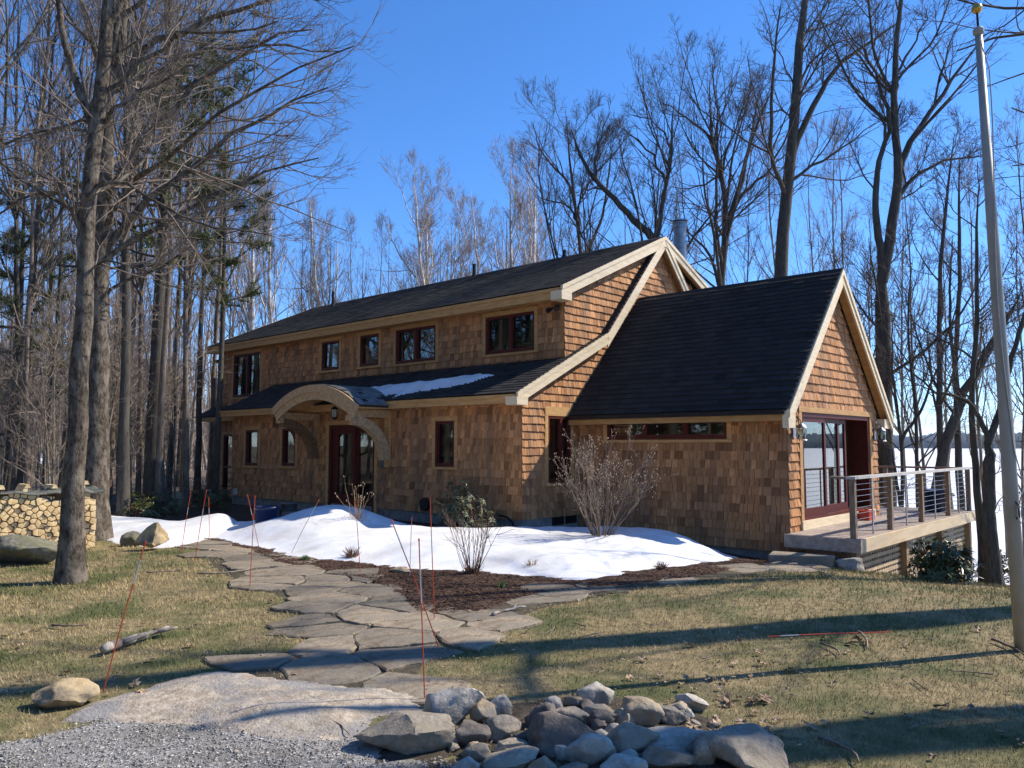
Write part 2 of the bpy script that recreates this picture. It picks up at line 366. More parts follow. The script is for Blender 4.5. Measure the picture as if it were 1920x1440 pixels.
wood_poly = [(-6.6, 16.2), (-7.6, 14.9), (-9.5, 14.2), (-14, 13.5), (-60, 8), (-160, 40), (-60, 140), (-14, 60), (-11.8, 26.5), (-10.2, 23), (-8.4, 19.6)]
tag(sheet('forest_floor', wood_poly, .008, LITTER, .9), kind='structure')
tag(sheet('mulch_bed', BED, .010, MULCH, .11, hfun=lambda X, Y, d: .012 + .012 * vnoise(X, Y, 3, 3, 9)), kind='structure')
tag(sheet('gravel_drive', DRIVE, .006, GRAVEL, .25, hfun=lambda X, Y, d: .008 * vnoise(X, Y, 5, 3, 4)), kind='structure')
# lake: a frozen sheet under snow
LZ = -3.3
lx = np.array([-3500, -1200, -500, -200, -100, -50, 0, 50, 100, 200, 500, 1200, 3500.]); ly = np.array([-1500, -400, -100, 0, 50, 100, 200, 500, 1200, 2600.])
LX, LY = np.meshgrid(lx, ly); n = len(lx); k = (np.arange(len(ly) - 1)[:, None] * n + np.arange(n - 1)[None]).ravel()
tag(put('lake', np_mesh('lake', np.stack([LX, LY, np.full(LX.shape, LZ)], -1).reshape(-1, 3), np.stack([k, k + 1, k + 1 + n, k + n], 1)), LAKE_SNOW), kind='structure')
def far_ridge(name, dist, h0, h1, seed, m, depth=160):
    a = np.linspace(-.35, 2.6, 1500)                            # angle from +Y to +X, all round the lake side
    top = h0 + h1 * (vnoise(a * 30, a * 0, seed, 4, 1) * .5 + .5) + 3.2 * vnoise(a * 900, a * 0, seed + 1, 2, 1)
    rr = dist * (1 + .05 * vnoise(a * 9, a * 0 + 3, seed + 2, 3, 1))
    rows = []
    for q, f in ((0, -.02), (10, .45), (35, .8), (depth, 1.0), (depth * 2, .9)):
        j = 1 + .1 * vnoise(a * 700, a * 0 + q, seed + 4, 2, 1)
        rows.append(np.stack([(rr + q) * np.sin(a), (rr + q) * np.cos(a), LZ + top * f * j], 1))
    V = np.concatenate(rows); n = len(a); k = (np.arange(len(rows) - 1)[:, None] * n + np.arange(n - 1)[None]).ravel()
    return tag(put(name, np_mesh(name, V, np.stack([k, k + n, k + n + 1, k + 1], 1)), m), kind='structure')
far_ridge('far_shore', 1450, 16, 8, 3, FARWOOD)
far_ridge('hills', 2300, 22, 26, 8, FARWOOD, 300)

# ------------------------------------------------------------------ the house
house = thing('shingled_house', 'two-storey cedar shingled lake house with black roof and red window frames', 'house', (C0[0], C0[1], 0), HROT)
SLOW, SDOR, SST = .485, .449, 1.086
X0, X1 = -14.75, 0.0                     # length of the main body
YR, ZR = 5.07, 6.81                      # ridge
YD, YB = 1.35, 0.0                       # dormer wall, bump-out wall
def zlow(y): return 2.72 + SLOW * (y + .34)
def zdor(y): return ZR - SDOR * (YR - y)
def zsteep(y): return ZR - SST * (YR - y)
WX1, WY0, WY1, WYR, WZR, WSL = 4.56, 1.83, 6.47, 4.15, 5.16, 1.05
def zwing(y): return WZR - WSL * abs(WYR - y)

class Wall:
    def __init__(s, o, u, nrm): s.o, s.u, s.n = Vector(o), Vector(u), Vector(nrm)
    def __call__(s, a, z, d): p = s.o + s.u * a + s.n * d; return (p.x, p.y, p.z + z)
def scan(poly, z):
    xs = []
    for i in range(len(poly)):
        (a, b), (c, d) = poly[i], poly[(i + 1) % len(poly)]
        if (b > z) != (d > z): xs.append(a + (z - b) * (c - a) / (d - b))
    xs.sort(); return list(zip(xs[::2], xs[1::2]))
def bands(poly, holes, z0, z1):
    """trapezoids (a0,a1 at z0; b0,b1 at z1) between two heights with no vertex between them"""
    e = 1e-4; lo, hi = scan(poly, z0 + e), scan(poly, z1 - e); out = []
    for (a0, a1), (b0, b1) in zip(lo, hi):
        cuts = sorted([(h[0], h[1]) for h in holes if h[2] < (z0 + z1) / 2 < h[3]])
        la, lb = a0, b0
        for c0, c1 in cuts:
            if c1 <= max(la, lb) or c0 >= min(a1, b1): continue
            out.append((la, c0, lb, c0)); la = lb = c1
        out.append((la, a1, lb, b1))
    return [t for t in out if t[1] - t[0] > .01 or t[3] - t[2] > .01]
def wall_part(name, W, poly, holes, m=SHINGLE, thick=.14):
    """the sheathing behind the shingles, with real openings"""
    mb = MB(); zs = sorted({p[1] for p in poly} | {h[2] for h in holes} | {h[3] for h in holes}); lo, hi = min(p[1] for p in poly), max(p[1] for p in poly)
    zs = [z for z in zs if lo <= z <= hi]
    for z0, z1 in zip(zs, zs[1:]):
        if z1 - z0 < 1e-3: continue
        for a0, a1, b0, b1 in bands(poly, holes, z0, z1):
            mb.prism([(a0, z0), (a1, z0), (b1, z1), (b0, z1)], lambda a, z, d: W(a, z, d), -thick, 0, .15)
    return mb.build(name, m, house)
single_left = {'shingle': 300, 'roof_shingle': 300}
def shingles(W, poly, holes, wall, singles=0, exp=.158, seed=1, skip=None, stagger=0):
    """cedar shingles course by course; the first ones asked for become objects of their own"""
    r = random.Random(seed); lo, hi = min(p[1] for p in poly), max(p[1] for p in poly)
    rest = MB(); cand = []
    z = lo - .02; ci = 0
    while z < hi - .03:
        ex = exp * r.uniform(.96, 1.04); zt = min(z + ex, hi)
        hit = [q for q in holes if q[2] < zt - .02 and q[3] > z + .02]
        runs = [(z, zt, bands(poly, [(q[0], q[1], -9, 99) for q in hit], max(z, lo + 1e-3), zt))]
        for q in hit:                                      # short pieces above and below an opening
            if q[2] > z + .02: runs.append((z, q[2], [(q[0], q[1], q[0], q[1])]))
            if q[3] < zt - .02: runs.append((q[3], zt, [(q[0], q[1], q[0], q[1])]))
        for za, zb, tr in runs:
            for a0, a1, b0, b1 in tr:
                u0, u1 = min(a0, b0), max(a1, b1); u = u0 - r.uniform(0, .1)
                while u < u1:
                    wd = r.choice((.07, .085, .1, .115, .13, .15, .18)) * r.uniform(.9, 1.1); v = u + wd
                    if u1 - v < .045: v = u1 + .001
                    g = .0042
                    A0, A1 = max(u + g, a0), min(v - g, a1); T0, T1 = max(u + g, b0), min(v - g, b1)
                    if A1 - A0 > .004 or T1 - T0 > .004:
                        A1, T1 = max(A1, A0 + .001), max(T1, T0 + .001)
                        if not (skip and skip((A0 + A1) / 2, (za + zb) / 2)):
                            dn = .031 + r.uniform(-.004, .006); up = .005; low = r.uniform(-.006, .004) if za == z else 0
                            zt2 = zb + .012 if zb == zt else zb
                            pts = [W(A0, za + low, dn), W(A1, za + low, dn), W(A1, za + low, 0), W(A0, za + low, 0), W(T0, zt2, up), W(T1, zt2, up), W(T1, zt2, .0), W(T0, zt2, .0)]
                            tn = min(1, max(0, r.gauss(.52, .24))); 
                            cand.append((pts, tn))
                    u = v
        z = zt; ci += 1
    r.shuffle(cand)
    cand.sort(key=lambda c: -abs((Vector(c[0][1]) - Vector(c[0][0])).length))
    pick = set(range(0, min(len(cand), singles * 2), 2))
    for i, (pts, tn) in enumerate(cand):
        if i in pick and single_left['shingle'] > 0:
            single_left['shingle'] -= 1; m = MB(); m.hexa(pts, tn); m.build('shingle', SHINGLE, wall)
        else: rest.hexa(pts, tn)
    if rest.v: tag(rest.build('shingle_courses', SHINGLE, wall), kind='stuff')

def window(W, u0, u1, z0, z1, mull=(), trim=.095, arch=False, name='window', rail=None, frame=.055, sill=True, depth=.05, trimm=None, topext=0):
    """red frame > casing, pane; the opening is left in the wall"""
    trimm = trimm or TRIM; mb = MB(); f = frame
    for a, b, c, d in ((u0, u0 + f, z0, z1), (u1 - f, u1, z0, z1), (u0 + f, u1 - f, z0, z0 + f * 1.1), (u0 + f, u1 - f, z1 - f, z1)):
        mb.prism([(a, c), (b, c), (b, d), (a, d)], W, -.10, .028)
    for m in mull: mb.prism([(m - f * .75, z0 + f), (m + f * .75, z0 + f), (m + f * .75, z1 - f), (m - f * .75, z1 - f)], W, -.095, .024)
    if rail: mb.prism([(u0 + f, rail - .03), (u1 - f, rail - .03), (u1 - f, rail + .03), (u0 + f, rail + .03)], W, -.09, .02)
    if arch:                                           # quarter-round upper corner (a red spandrel)
        rr = (u1 - u0) * .62; pts = [(u1 - f, z1 - f)] + [(u1 - f - rr + rr * math.cos(t), z1 - f - rr + rr * math.sin(t)) for t in np.linspace(0, math.pi / 2, 9)]
        mb.prism(pts[::-1], W, -.08, .02)
    wo = mb.build(name, REDWOOD, house)
    us = [u0 + f] + [m for m in mull] + [u1 - f]
    for i in range(len(us) - 1):
        a = us[i] + (f * .75 if i > 0 else 0) - .004; b = us[i + 1] - (f * .75 if i < len(us) - 2 else 0) + .004
        rr_ = [z0 + f, rail, z1 - f] if rail else [z0 + f, z1 - f]
        for c, d in zip(rr_, rr_[1:]):
            p = MB(); p.face([W(a, c - .004, -depth), W(b, c - .004, -depth), W(b, d + .004, -depth), W(a, d + .004, -depth)]); p.build('pane', GLASS, wo)
    if trim:
        c = MB(); t = trim
        c.prism([(u0 - t, z0 - .02), (u0 - .002, z0 - .02), (u0 - .002, z1), (u0 - t, z1)], W, 0, .036)
        c.prism([(u1 + .002, z0 - .02), (u1 + t, z0 - .02), (u1 + t, z1), (u1 + .002, z1)], W, 0, .036)
        c.prism([(u0 - t, z1 + .002), (u1 + t, z1 + .002), (u1 + t, z1 + t * 1.05 + topext), (u0 - t, z1 + t * 1.05 + topext)], W, 0, .040)
        if sill: c.prism([(u0 - t - .02, z0 - .075), (u1 + t + .02, z0 - .075), (u1 + t + .02, z0 - .022), (u0 - t - .02, z0 - .022)], W, 0, .058)
        c.build('casing', trimm, wo)
    return wo, (u0, u1, z0, z1), (u0 - (trim or 0) + .004, u1 + (trim or 0) - .004, z0 - .07, z1 + (trim or 0) + topext)

# walls ------------------------------------------------------------
FND = .27
Wb = Wall((0, YB, 0), (1, 0, 0), (0, -1, 0)); Wd = Wall((0, YD, 0), (1, 0, 0), (0, -1, 0)); Wg = Wall((0, 0, 0), (0, 1, 0), (1, 0, 0))
Wf = Wall((0, WY0, 0), (1, 0, 0), (0, -1, 0)); We = Wall((WX1, 0, 0), (0, 1, 0), (1, 0, 0))
wb, wd, wg, wf, we = [], [], [], [], []
def add(lst, res): lst.append(res[1:]); return res[0]
add(wb, window(Wb, -2.48, -1.88, 1.26, 2.22)); add(wb, window(Wb, -10.46, -9.78, 1.15, 2.13)); add(wb, window(Wb, -8.56, -7.92, 1.17, 2.14, arch=True))
add(wd, window(Wd, -13.77, -12.1, 3.26, 4.63, mull=(-12.92,))); add(wd, window(Wd, -8.79, -7.95, 3.82, 4.62)); add(wd, window(Wd, -7.0, -6.2, 3.82, 4.64))
add(wd, window(Wd, -5.5, -3.98, 3.79, 4.64, mull=(-4.74,))); add(wd, window(Wd, -2.28, -.8, 3.78, 4.62, mull=(-1.52,)))
tag(add(wd, window(Wd, -14.3, -13.3, .12, 2.06, arch=True, rail=1.0, trim=.08, sill=False)), 'tall narrow window with an arched corner and pale lower rail')
add(wg, window(Wg, .78, 1.52, .95, 2.3, mull=(1.22,), topext=.09))
add(wf, window(Wf, .76, 3.44, 1.83, 2.28, mull=(1.66, 2.56), frame=.07, topext=.03))
# front door: sidelight and door leaf in one red frame
dz0, dz1 = .17, 2.2
d = MB()
for a, b, c, e in ((-6.42, -6.34, dz0, dz1), (-4.66, -4.58, dz0, dz1), (-5.46, -5.36, dz0, dz1 - .09), (-6.34, -4.66, dz1 - .09, dz1), (-6.34, -4.66, dz0 - .04, dz0)):
    d.prism([(a, c), (b, c), (b, e), (a, e)], Wb, -.13, .02)
door = d.build('front_door', REDWOOD, house); tag(door, 'red framed glazed front door with a matching fixed panel')
d = MB()
for a, b, c, e in ((-6.34, -6.12, dz0, dz1 - .09), (-5.56, -5.46, dz0, dz1 - .09), (-6.12, -5.56, dz0, .52), (-6.12, -5.56, dz1 - .22, dz1 - .09)): d.prism([(a, c), (b, c), (b, e), (a, e)], Wb, -.10, -.04)
d.build('door_leaf', REDWOOD, door)
d = MB()
for a, b, c, e in ((-5.36, -5.27, dz0, dz1 - .09), (-4.74, -4.66, dz0, dz1 - .09), (-5.27, -4.74, dz0, .4), (-5.27, -4.74, dz1 - .2, dz1 - .09)): d.prism([(a, c), (b, c), (b, e), (a, e)], Wb, -.10, -.05)
d.build('side_panel', REDWOOD, door)
for a, b, c, e in ((-6.12, -5.56, .52, dz1 - .22), (-5.27, -4.74, .4, dz1 - .2)):
    d = MB(); d.face([Wb(a, c, -.07), Wb(b, c, -.07), Wb(b, e, -.07), Wb(a, e, -.07)]); d.build('pane', GLASS, door)
d = MB(); d.tube([Wb(-5.51, 1.0, -.0), Wb(-5.51, 1.0, .035), Wb(-5.62, 1.0, .035)], .012); d.build('handle', DARKMETAL, door)
d = MB()
for a, b, c, e, k in ((-6.52, -6.422, dz0 - .1, dz1, .036), (-4.578, -4.48, dz0 - .1, dz1, .036), (-6.52, -4.48, dz1 + .002, dz1 + .11, .04), (-6.52, -4.48, dz0 - .16, dz0 - .042, .07)):
    d.prism([(a, c), (b, c), (b, e), (a, e)], Wb, 0, k)
d.build('casing', TRIM, door); wb.append(((-6.42, -4.58, dz0 - .04, dz1), (-6.516, -4.484, dz0 - .16, dz1 + .10)))
# sliding door on the wing's gable: two glazed leaves, a third slid behind, the right bay open
sz0, sz1 = .36, 2.30; d = MB()
for a, b, c, e in ((2.42, 2.50, sz0, sz1), (5.9, 5.98, sz0, sz1), (2.5, 5.9, sz1 - .08, sz1), (2.5, 5.9, sz0, sz0 + .05)):
    d.prism([(a, c), (b, c), (b, e), (a, e)], We, -.34, .012)
sl = d.build('sliding_door', REDWOOD, house); tag(sl, 'red framed glazed sliding door standing half open on the deck')
def leaf(y0, y1, dd, nm='door_leaf'):
    d = MB(); f = .075
    for a, b, c, e in ((y0, y0 + f, sz0 + .05, sz1 - .08), (y1 - f, y1, sz0 + .05, sz1 - .08), (y0 + f, y1 - f, sz0 + .05, sz0 + .2), (y0 + f, y1 - f, sz1 - .17, sz1 - .08)):
        d.prism([(a, c), (b, c), (b, e), (a, e)], We, dd - .045, dd)
    o = d.build(nm, REDWOOD, sl); p = MB(); q = dd - .022
    p.face([We(y0 + f, sz0 + .2, q), We(y1 - f, sz0 + .2, q), We(y1 - f, sz1 - .17, q), We(y0 + f, sz1 - .17, q)]); p.build('pane', GLASS, o)
leaf(2.5, 3.62, -.01); leaf(3.55, 4.48, -.07); leaf(4.02, 5.02, -.13)
d = MB(); d.prism([(2.3, .2), (6.12, .2), (6.12, sz0 - .002), (2.3, sz0 - .002)], We, 0, .055); d.build('sill_board', PALE, sl)
d = MB()
d.prism([(2.3, sz0), (2.417, sz0), (2.417, sz1), (2.3, sz1)], We, 0, .035); d.prism([(5.983, sz0), (6.1, sz0), (6.1, sz1), (5.983, sz1)], We, 0, .035); d.prism([(2.3, sz1 + .002), (6.1, sz1 + .002), (6.1, sz1 + .1), (2.3, sz1 + .1)], We, 0, .04)
d.build('casing', TRIM, sl); we.append(((2.42, 5.98, sz0, sz1), (2.304, 6.096, .2, sz1 + .095)))
for k, (a, b) in enumerate(((2.56, 3.2), (3.75, 4.2))):                    # curtains hung inside the leaves
    d = MB(); n = 18
    for i in range(n):
        y_0, y_1 = a + (b - a) * i / n, a + (b - a) * (i + 1) / n; f = lambda i: -.45 + .03 * math.sin(i * 1.7)
        d.face([We(y_0, .45, f(i)), We(y_1, .45, f(i + 1)), We(y_1, 2.2, f(i + 1)), We(y_0, 2.2, f(i))])
    d.build('curtain', CURTAIN, sl, True)

bump_poly = [(-11.25, FND), (0, FND), (0, 2.62), (-11.25, 2.62)]
dorm_poly = [(X0, FND), (-11.1, FND), (-11.1, 3.3), (0, 3.3), (0, 4.86), (X0, 4.86)]
gab = [(0, FND), (10.14, FND), (10.14, 2.62), (8.79, 3.3), (8.79, 4.80), (YR, 6.52), (YD, 4.80), (YD, 3.3), (0, 2.62)]
wing_poly = [(0, -.12), (WX1, -.12), (WX1, 2.5), (0, 2.5)]
wingg_poly = [(WY0, -.2), (WY1, -1.1), (WY1, 2.4), (WYR, 4.86), (WY0, 2.4)]
H = lambda l: [x[0] for x in l]; S = lambda l: [x[1] for x in l]
pb = wall_part('wall', Wb, bump_poly, H(wb)); pd = wall_part('wall', Wd, dorm_poly, H(wd)); pg = wall_part('wall', Wg, gab, H(wg)); pf = wall_part('wall', Wf, wing_poly, H(wf)); pe = wall_part('wall', We, wingg_poly, H(we))
shingles(Wb, bump_poly, S(wb), pb, 120, seed=2); shingles(Wd, dorm_poly, S(wd), pd, 40, seed=3, skip=lambda u, z: u > -11.1 and z < 3.35)
shingles(Wg, gab, S(wg), pg, 50, seed=4, skip=lambda y, z: (WY0 + .02 < y < WY1 and z < zwing(y) - .25) or y > 7.5)
shingles(Wf, wing_poly, S(wf), pf, 50, seed=5); shingles(We, wingg_poly, S(we), pe, 40, seed=6)
# walls that face away, and the rooms' floors
m = MB(); m.box(X0, 0, 8.79, 8.93, FND, 4.75); m.box(X0, 0, 10.0, 10.14, FND, 2.6); m.box(-11.25, -11.11, .0, 1.21, FND, 2.6); m.build('wall', SHINGLE, house)
m = MB(); m.prism([(a, b) for a, b in gab[:-1] if a > 1.3] + [(YD, FND)], lambda y, z, d: (X0 + d, y, z), 0, .14); m.build('wall', SHINGLE, house)
m = MB(); m.box(0, WX1 - .15, WY1 - .14, WY1, -.9, 2.45); m.build('wall', SHINGLE, house)
m = MB(); m.box(X0 + .15, -.15, .15, 9.9, .2, .26); m.box(0.02, WX1 - .16, WY0 + .15, WY1 - .15, .26, .32); m.box(X0 + .15, -.15, 1.5, 8.7, 2.75, 2.9); m.build('floor', FLOOR_IN, house)
m = MB(); m.box(-11.23, -.03, .02, 1.2, -.6, FND - .004); m.box(X0 + .02, -11.2, YD + .02, YD + .2, -.6, FND - .004); m.box(-.2, -.02, .03, WY0 + .1, -.6, FND - .004); m.box(0, WX1 - .03, WY0 + .03, WY0 + .2, -.9, -.122); m.build('foundation', CONCRETE, house)
m = MB(); m.box(-.018, -.004, .95, 1.32, .08, .24); m.box(-.018, -.004, 1.38, 1.75, .08, .24); m.build('basement_vent', DARKMETAL, house)

# roofs ------------------------------------------------------------
def slab(mb, pts, th, tint=.35):
    n = len(pts); a = [Vector(p) for p in pts]; nr = (a[1] - a[0]).cross(a[2] - a[0]).normalized(); nr = nr if nr.z > 0 else -nr
    i = len(mb.v); mb.v += [tuple(p) for p in a] + [tuple(p - nr * th) for p in a]
    mb.f.append(tuple(range(i, i + n))); mb.f.append(tuple(range(i + 2 * n - 1, i + n - 1, -1))); mb.t += [tint, tint]
    for k in range(n): j = (k + 1) % n; mb.f.append((i + k, i + n + k, i + n + j, i + j)); mb.t.append(tint)
def roof(name, quads, th=.05):
    mb = MB()
    for q in quads: slab(mb, q, th)
    return mb.build(name, ROOF, house)
def tabs(par, o, ud, vd, L, Hh, singles=0, exp=.14, tabw=(.16, .34), seed=1, clip=None, thick=(.006, .013), vary=.24):
    """asphalt tabs: o = eave corner, ud along the eave, vd up the slope"""
    r = random.Random(seed); o, ud, vd = Vector(o), Vector(ud).normalized(), Vector(vd).normalized(); nr = ud.cross(vd).normalized(); nr = nr if nr.z > 0 else -nr
    rest = MB(); cand = []; v = 0.0
    while v < Hh - .02:
        v1 = min(v + exp, Hh); u = -r.uniform(0, .2)
        while u < L:
            wd = r.uniform(*tabw); a, b = max(u, 0), min(u + wd - .003, L); u += wd
            if b - a < .02: continue
            if clip and not clip((a + b) / 2, (v + v1) / 2): continue
            t = r.uniform(*thick); lo = v - (.012 if v > 0 else .018)
            P = lambda q, s, h: o + ud * q + vd * s + nr * h
            cand.append(([P(a, lo, .0), P(b, lo, .0), P(b, v1, .0), P(a, v1, .0), P(a, lo, t + .004), P(b, lo, t + .004), P(b, v1, .003), P(a, v1, .003)], min(1, max(0, r.gauss(.45, vary)))))
        v = v1
    pick = set(r.sample(range(len(cand)), min(singles, len(cand))))
    for i, (pts, t) in enumerate(cand):
        if i in pick: m = MB(); m.hexa(pts, t); m.build('roof_shingle', ROOF, par)
        else: rest.hexa(pts, t)
    tag(rest.build('roof_shingle_courses', ROOF, par), kind='stuff')
OV = .22; XL, XR = X0 - OV, X1 + OV
ydE = 1.04
up = roof('main_roof', [[(XL, ydE, zdor(ydE)), (XR, ydE, zdor(ydE)), (XR, YR, ZR), (XL, YR, ZR)], [(XL, YR, ZR), (XR, YR, ZR), (XR, 2 * YR - ydE, zdor(ydE)), (XL, 2 * YR - ydE, zdor(ydE))]])
tabs(up, (XL, ydE, zdor(ydE) + .002), (1, 0, 0), (0, 1, SDOR), XR - XL, (YR - ydE) * math.hypot(1, SDOR), 60, seed=11, vary=.15)
m = MB(); m.prism([(YR - .16, ZR - .055), (YR, ZR + .022), (YR + .16, ZR - .055), (YR, ZR - .03)], lambda y, z, d: (d, y, z), XL, XR, .5); m.build('ridge_cap', ROOF, up)
yk = 2.63
lw = roof('lower_roof', [[(-11.3, -.34, zlow(-.34)), (XR, -.34, zlow(-.34)), (XR, YD + .0, zlow(YD)), (-11.23, YD + .0, zlow(YD))],
                         [(0.03, YD, zlow(YD)), (XR, YD, zlow(YD)), (XR, yk, zlow(yk)), (0.03, yk, zlow(yk))],
                         [(0.03, yk, zlow(yk)), (XR, yk, zlow(yk)), (XR, YR - .12, zsteep(YR - .12)), (0.03, YR - .12, zsteep(YR - .12))]])
tabs(lw, (-11.3, -.34, zlow(-.34) + .002), (1, 0, 0), (0, 1, SLOW), XR + 11.3, (YD + .34) * math.hypot(1, SLOW), 80, seed=12)
tabs(lw, (.035, YD, zlow(YD) + .002), (1, 0, 0), (0, 1, SLOW), XR - .035, (yk - YD) * math.hypot(1, SLOW), 0, seed=13)
tabs(lw, (.035, yk, zlow(yk) + .002), (1, 0, 0), (0, 1, SST), XR - .035, (YR - .12 - yk) * math.hypot(1, SST), 0, seed=14)
# the lower roof's hipped far end and the pent roof over the recessed corner
hp = MB(); pA, pB_, pC = (-11.23, YD, zlow(YD)), (-11.3, -.34, zlow(-.34)), (-13.6, YD, 3.02)
slab(hp, [pC, (-11.45, -.34, 2.68), pB_, pA], .04); slab(hp, [pC, (-15.05, YD, 2.98), (-15.05, .84, 2.64), (-11.5, .84, 2.64), (-11.45, -.34, 2.68)], .04)
slab(hp, [(XL - .12, .84, 2.64), (XL - .12, YD, 2.98), (XL - .12, 4.0, 2.98), (XL - .5, 4.0, 2.64), (XL - .5, .84, 2.62)], .03)
hpo = hp.build('hip_roof', ROOF, house)
# back half of the steep roof (its rake only shows at the gable)
roof('back_roof', [[(XL, 10.48, zlow(-.34)), (XR, 10.48, zlow(-.34)), (XR, 2 * YR - yk, zlow(yk)), (XL, 2 * YR - yk, zlow(yk))], [(0.03, 2 * YR - yk, zlow(yk)), (XR, 2 * YR - yk, zlow(yk)), (XR, YR + .12, zsteep(YR - .12)), (.03, YR + .12, zsteep(YR - .12))]])
WXR = WX1 + OV; we0, we1 = 1.45, 6.85
wr = roof('wing_roof', [[(0.02, we0, zwing(we0)), (WXR, we0, zwing(we0)), (WXR, WYR, WZR), (0.02, WYR, WZR)], [(0.02, WYR, WZR), (WXR, WYR, WZR), (WXR, we1, zwing(we1)), (0.02, we1, zwing(we1))]])
tabs(wr, (.02, we0, zwing(we0) + .002), (1, 0, 0), (0, 1, WSL), WXR - .02, (WYR - we0) * math.hypot(1, WSL), 160, exp=.145, seed=15, thick=(.018, .03), vary=.14)
m = MB(); m.prism([(WYR - .13, WZR - .12), (WYR, WZR + .03), (WYR + .13, WZR - .12), (WYR, WZR - .03)], lambda y, z, d: (d, y, z), .02, WXR, .4); m.build('ridge_cap', ROOF, wr)
m = MB(); m.prism([(we0 - .1, zwing(we0) - .1), (we0 - .02, zwing(we0) - .1), (we0 - .005, zwing(we0) - .015), (we0 - .1, zwing(we0) - .02)], lambda y, z, d: (d, y, z), .02, WXR - .06); m.build('gutter', DARKMETAL, house)

# trim: fascias, rakes, soffits -----------------------------------
m = MB(); m.box(XL, XR - .05, ydE - .03, ydE - .002, zdor(ydE) - .26, zdor(ydE) - .045); m.box(XL, XR - .05, ydE - .055, ydE - .032, zdor(ydE) - .11, zdor(ydE) - .04); m.build('fascia', TRIM, house)
m = MB(); m.box(XL + .02, XR - .05, ydE, YD - .03, zdor(ydE) - .25, zdor(ydE) - .22); m.build('soffit', TRIM, house)
m = MB(); m.box(-11.42, XR - .05, -.37, -.342, zlow(-.34) - .20, zlow(-.34) - .04); m.box(-11.42, XR - .05, -.395, -.372, zlow(-.34) - .1, zlow(-.34) - .035); m.box(-11.45, -11.422, -.37, .4, zlow(-.34) - .2, zlow(-.34) - .05); m.build('fascia', TRIM, house)
m = MB(); m.box(-11.4, XR - .05, -.34, -.03, zlow(-.34) - .19, zlow(-.34) - .165); m.build('soffit', TRIM, house)
m = MB(); m.box(-15.05, -11.46, .82, .85, 2.47, 2.60); m.box(-15.04, -11.46, .85, 1.32, 2.48, 2.5); m.build('fascia', TRIM, house)
m = MB(); m.box(.03, WXR - .06, we0 + .0, we0 + .03, zwing(we0) - .2, zwing(we0) - .05); m.box(.03, WXR - .06, we0 + .03, WY0 - .03, zwing(we0) - .2, zwing(we0) - .175); m.build('fascia', TRIM, house)
def rake(pts, x, name='rake_board', par=house, h1=.075, h2=.20, mm=PALE, top=-.0):
    """two stacked boards following a roof edge in the (y, z) plane at x"""
    m = MB()
    for (ya, za), (yb, zb) in zip(pts, pts[1:]):
        m.prism([(ya, za + top - h1), (yb, zb + top - h1), (yb, zb + top + .012), (ya, za + top + .012)], lambda y, z, d: (x + d, y, z), -.03, .028)
        m.prism([(ya, za + top - h2 - .03), (yb, zb + top - h2 - .03), (yb, zb + top - h1 - .002), (ya, za + top - h1 - .002)], lambda y, z, d: (x + d, y, z), -.03, .008)
    return m.build(name, mm, par)
rake([(ydE - .035, zdor(ydE - .035)), (YR, ZR)], XR, h2=.22)
rake([(-.375, zlow(-.375)), (yk, zlow(yk))], XR, h2=.20)
rake([(yk, zlow(yk)), (YR - .02, zsteep(YR - .02))], XR - .012, h1=.14, h2=.28)
rake([(YR, ZR), (2 * YR - ydE, zdor(ydE))], XR, h2=.2); rake([(YR + .02, zsteep(YR - .02)), (2 * YR - yk, zlow(yk)), (10.5, zlow(-.375))], XR - .012, h1=.12, h2=.24)
rake([(ydE - .035, zdor(ydE - .035)), (YR, ZR), (2 * YR - ydE, zdor(ydE))], XL, h2=.2)
# boxed eave returns
m = MB(); m.box(XR - .28, XR + .02, ydE - .06, ydE + .28, zdor(ydE) - .29, zdor(ydE) - .1); m.build('eave_return', PALE, house); m = MB(); m.box(XR - .28, XR + .022, -.40, -.08, zlow(-.34) - .24, zlow(-.34) - .08); m.build('eave_return', PALE, house)
# rake soffits
m = MB()
for pts in ([(ydE, zdor(ydE)), (YR, ZR)], [(-.3, zlow(-.3)), (yk, zlow(yk))], [(yk, zlow(yk)), (YR, ZR)], [(YR, ZR), (2 * YR - ydE, zdor(ydE))], [(YR, ZR), (2 * YR - yk, zlow(yk))]):
    (ya, za), (yb, zb) = pts; m.prism([(ya, za - .125), (yb, zb - .125), (yb, zb - .09), (ya, za - .09)], lambda y, z, d: (d, y, z), .02, XR - .04)
m.build('soffit', TRIM, house)
rake([(we0 - .04, zwing(we0 - .04)), (WYR, WZR)], WXR, h1=.11, h2=.30); rake([(WYR, WZR), (we1 + .04, zwing(we1 + .04))], WXR, h1=.11, h2=.24)
m = MB(); m.box(WXR - .1, WXR + .012, we0 - .06, we0 + .22, zwing(we0) - .33, zwing(we0) - .04); m.build('eave_return', PALE, house); m = MB(); m.box(WX1 + .03, WXR - .035, WY1 - .0, we1 + .02, zwing(we1) - .26, zwing(we1) - .06); m.build('eave_return', PALE, house)
m = MB()
for ya, yb in ((we0 + .1, WYR), (WYR, we1 - .05)): m.prism([(ya, zwing(ya) - .17), (yb, zwing(yb) - .17), (yb, zwing(yb) - .12), (ya, zwing(ya) - .12)], lambda y, z, d: (d, y, z), WX1 + .02, WXR - .035)
m.build('soffit', TRIM, house)

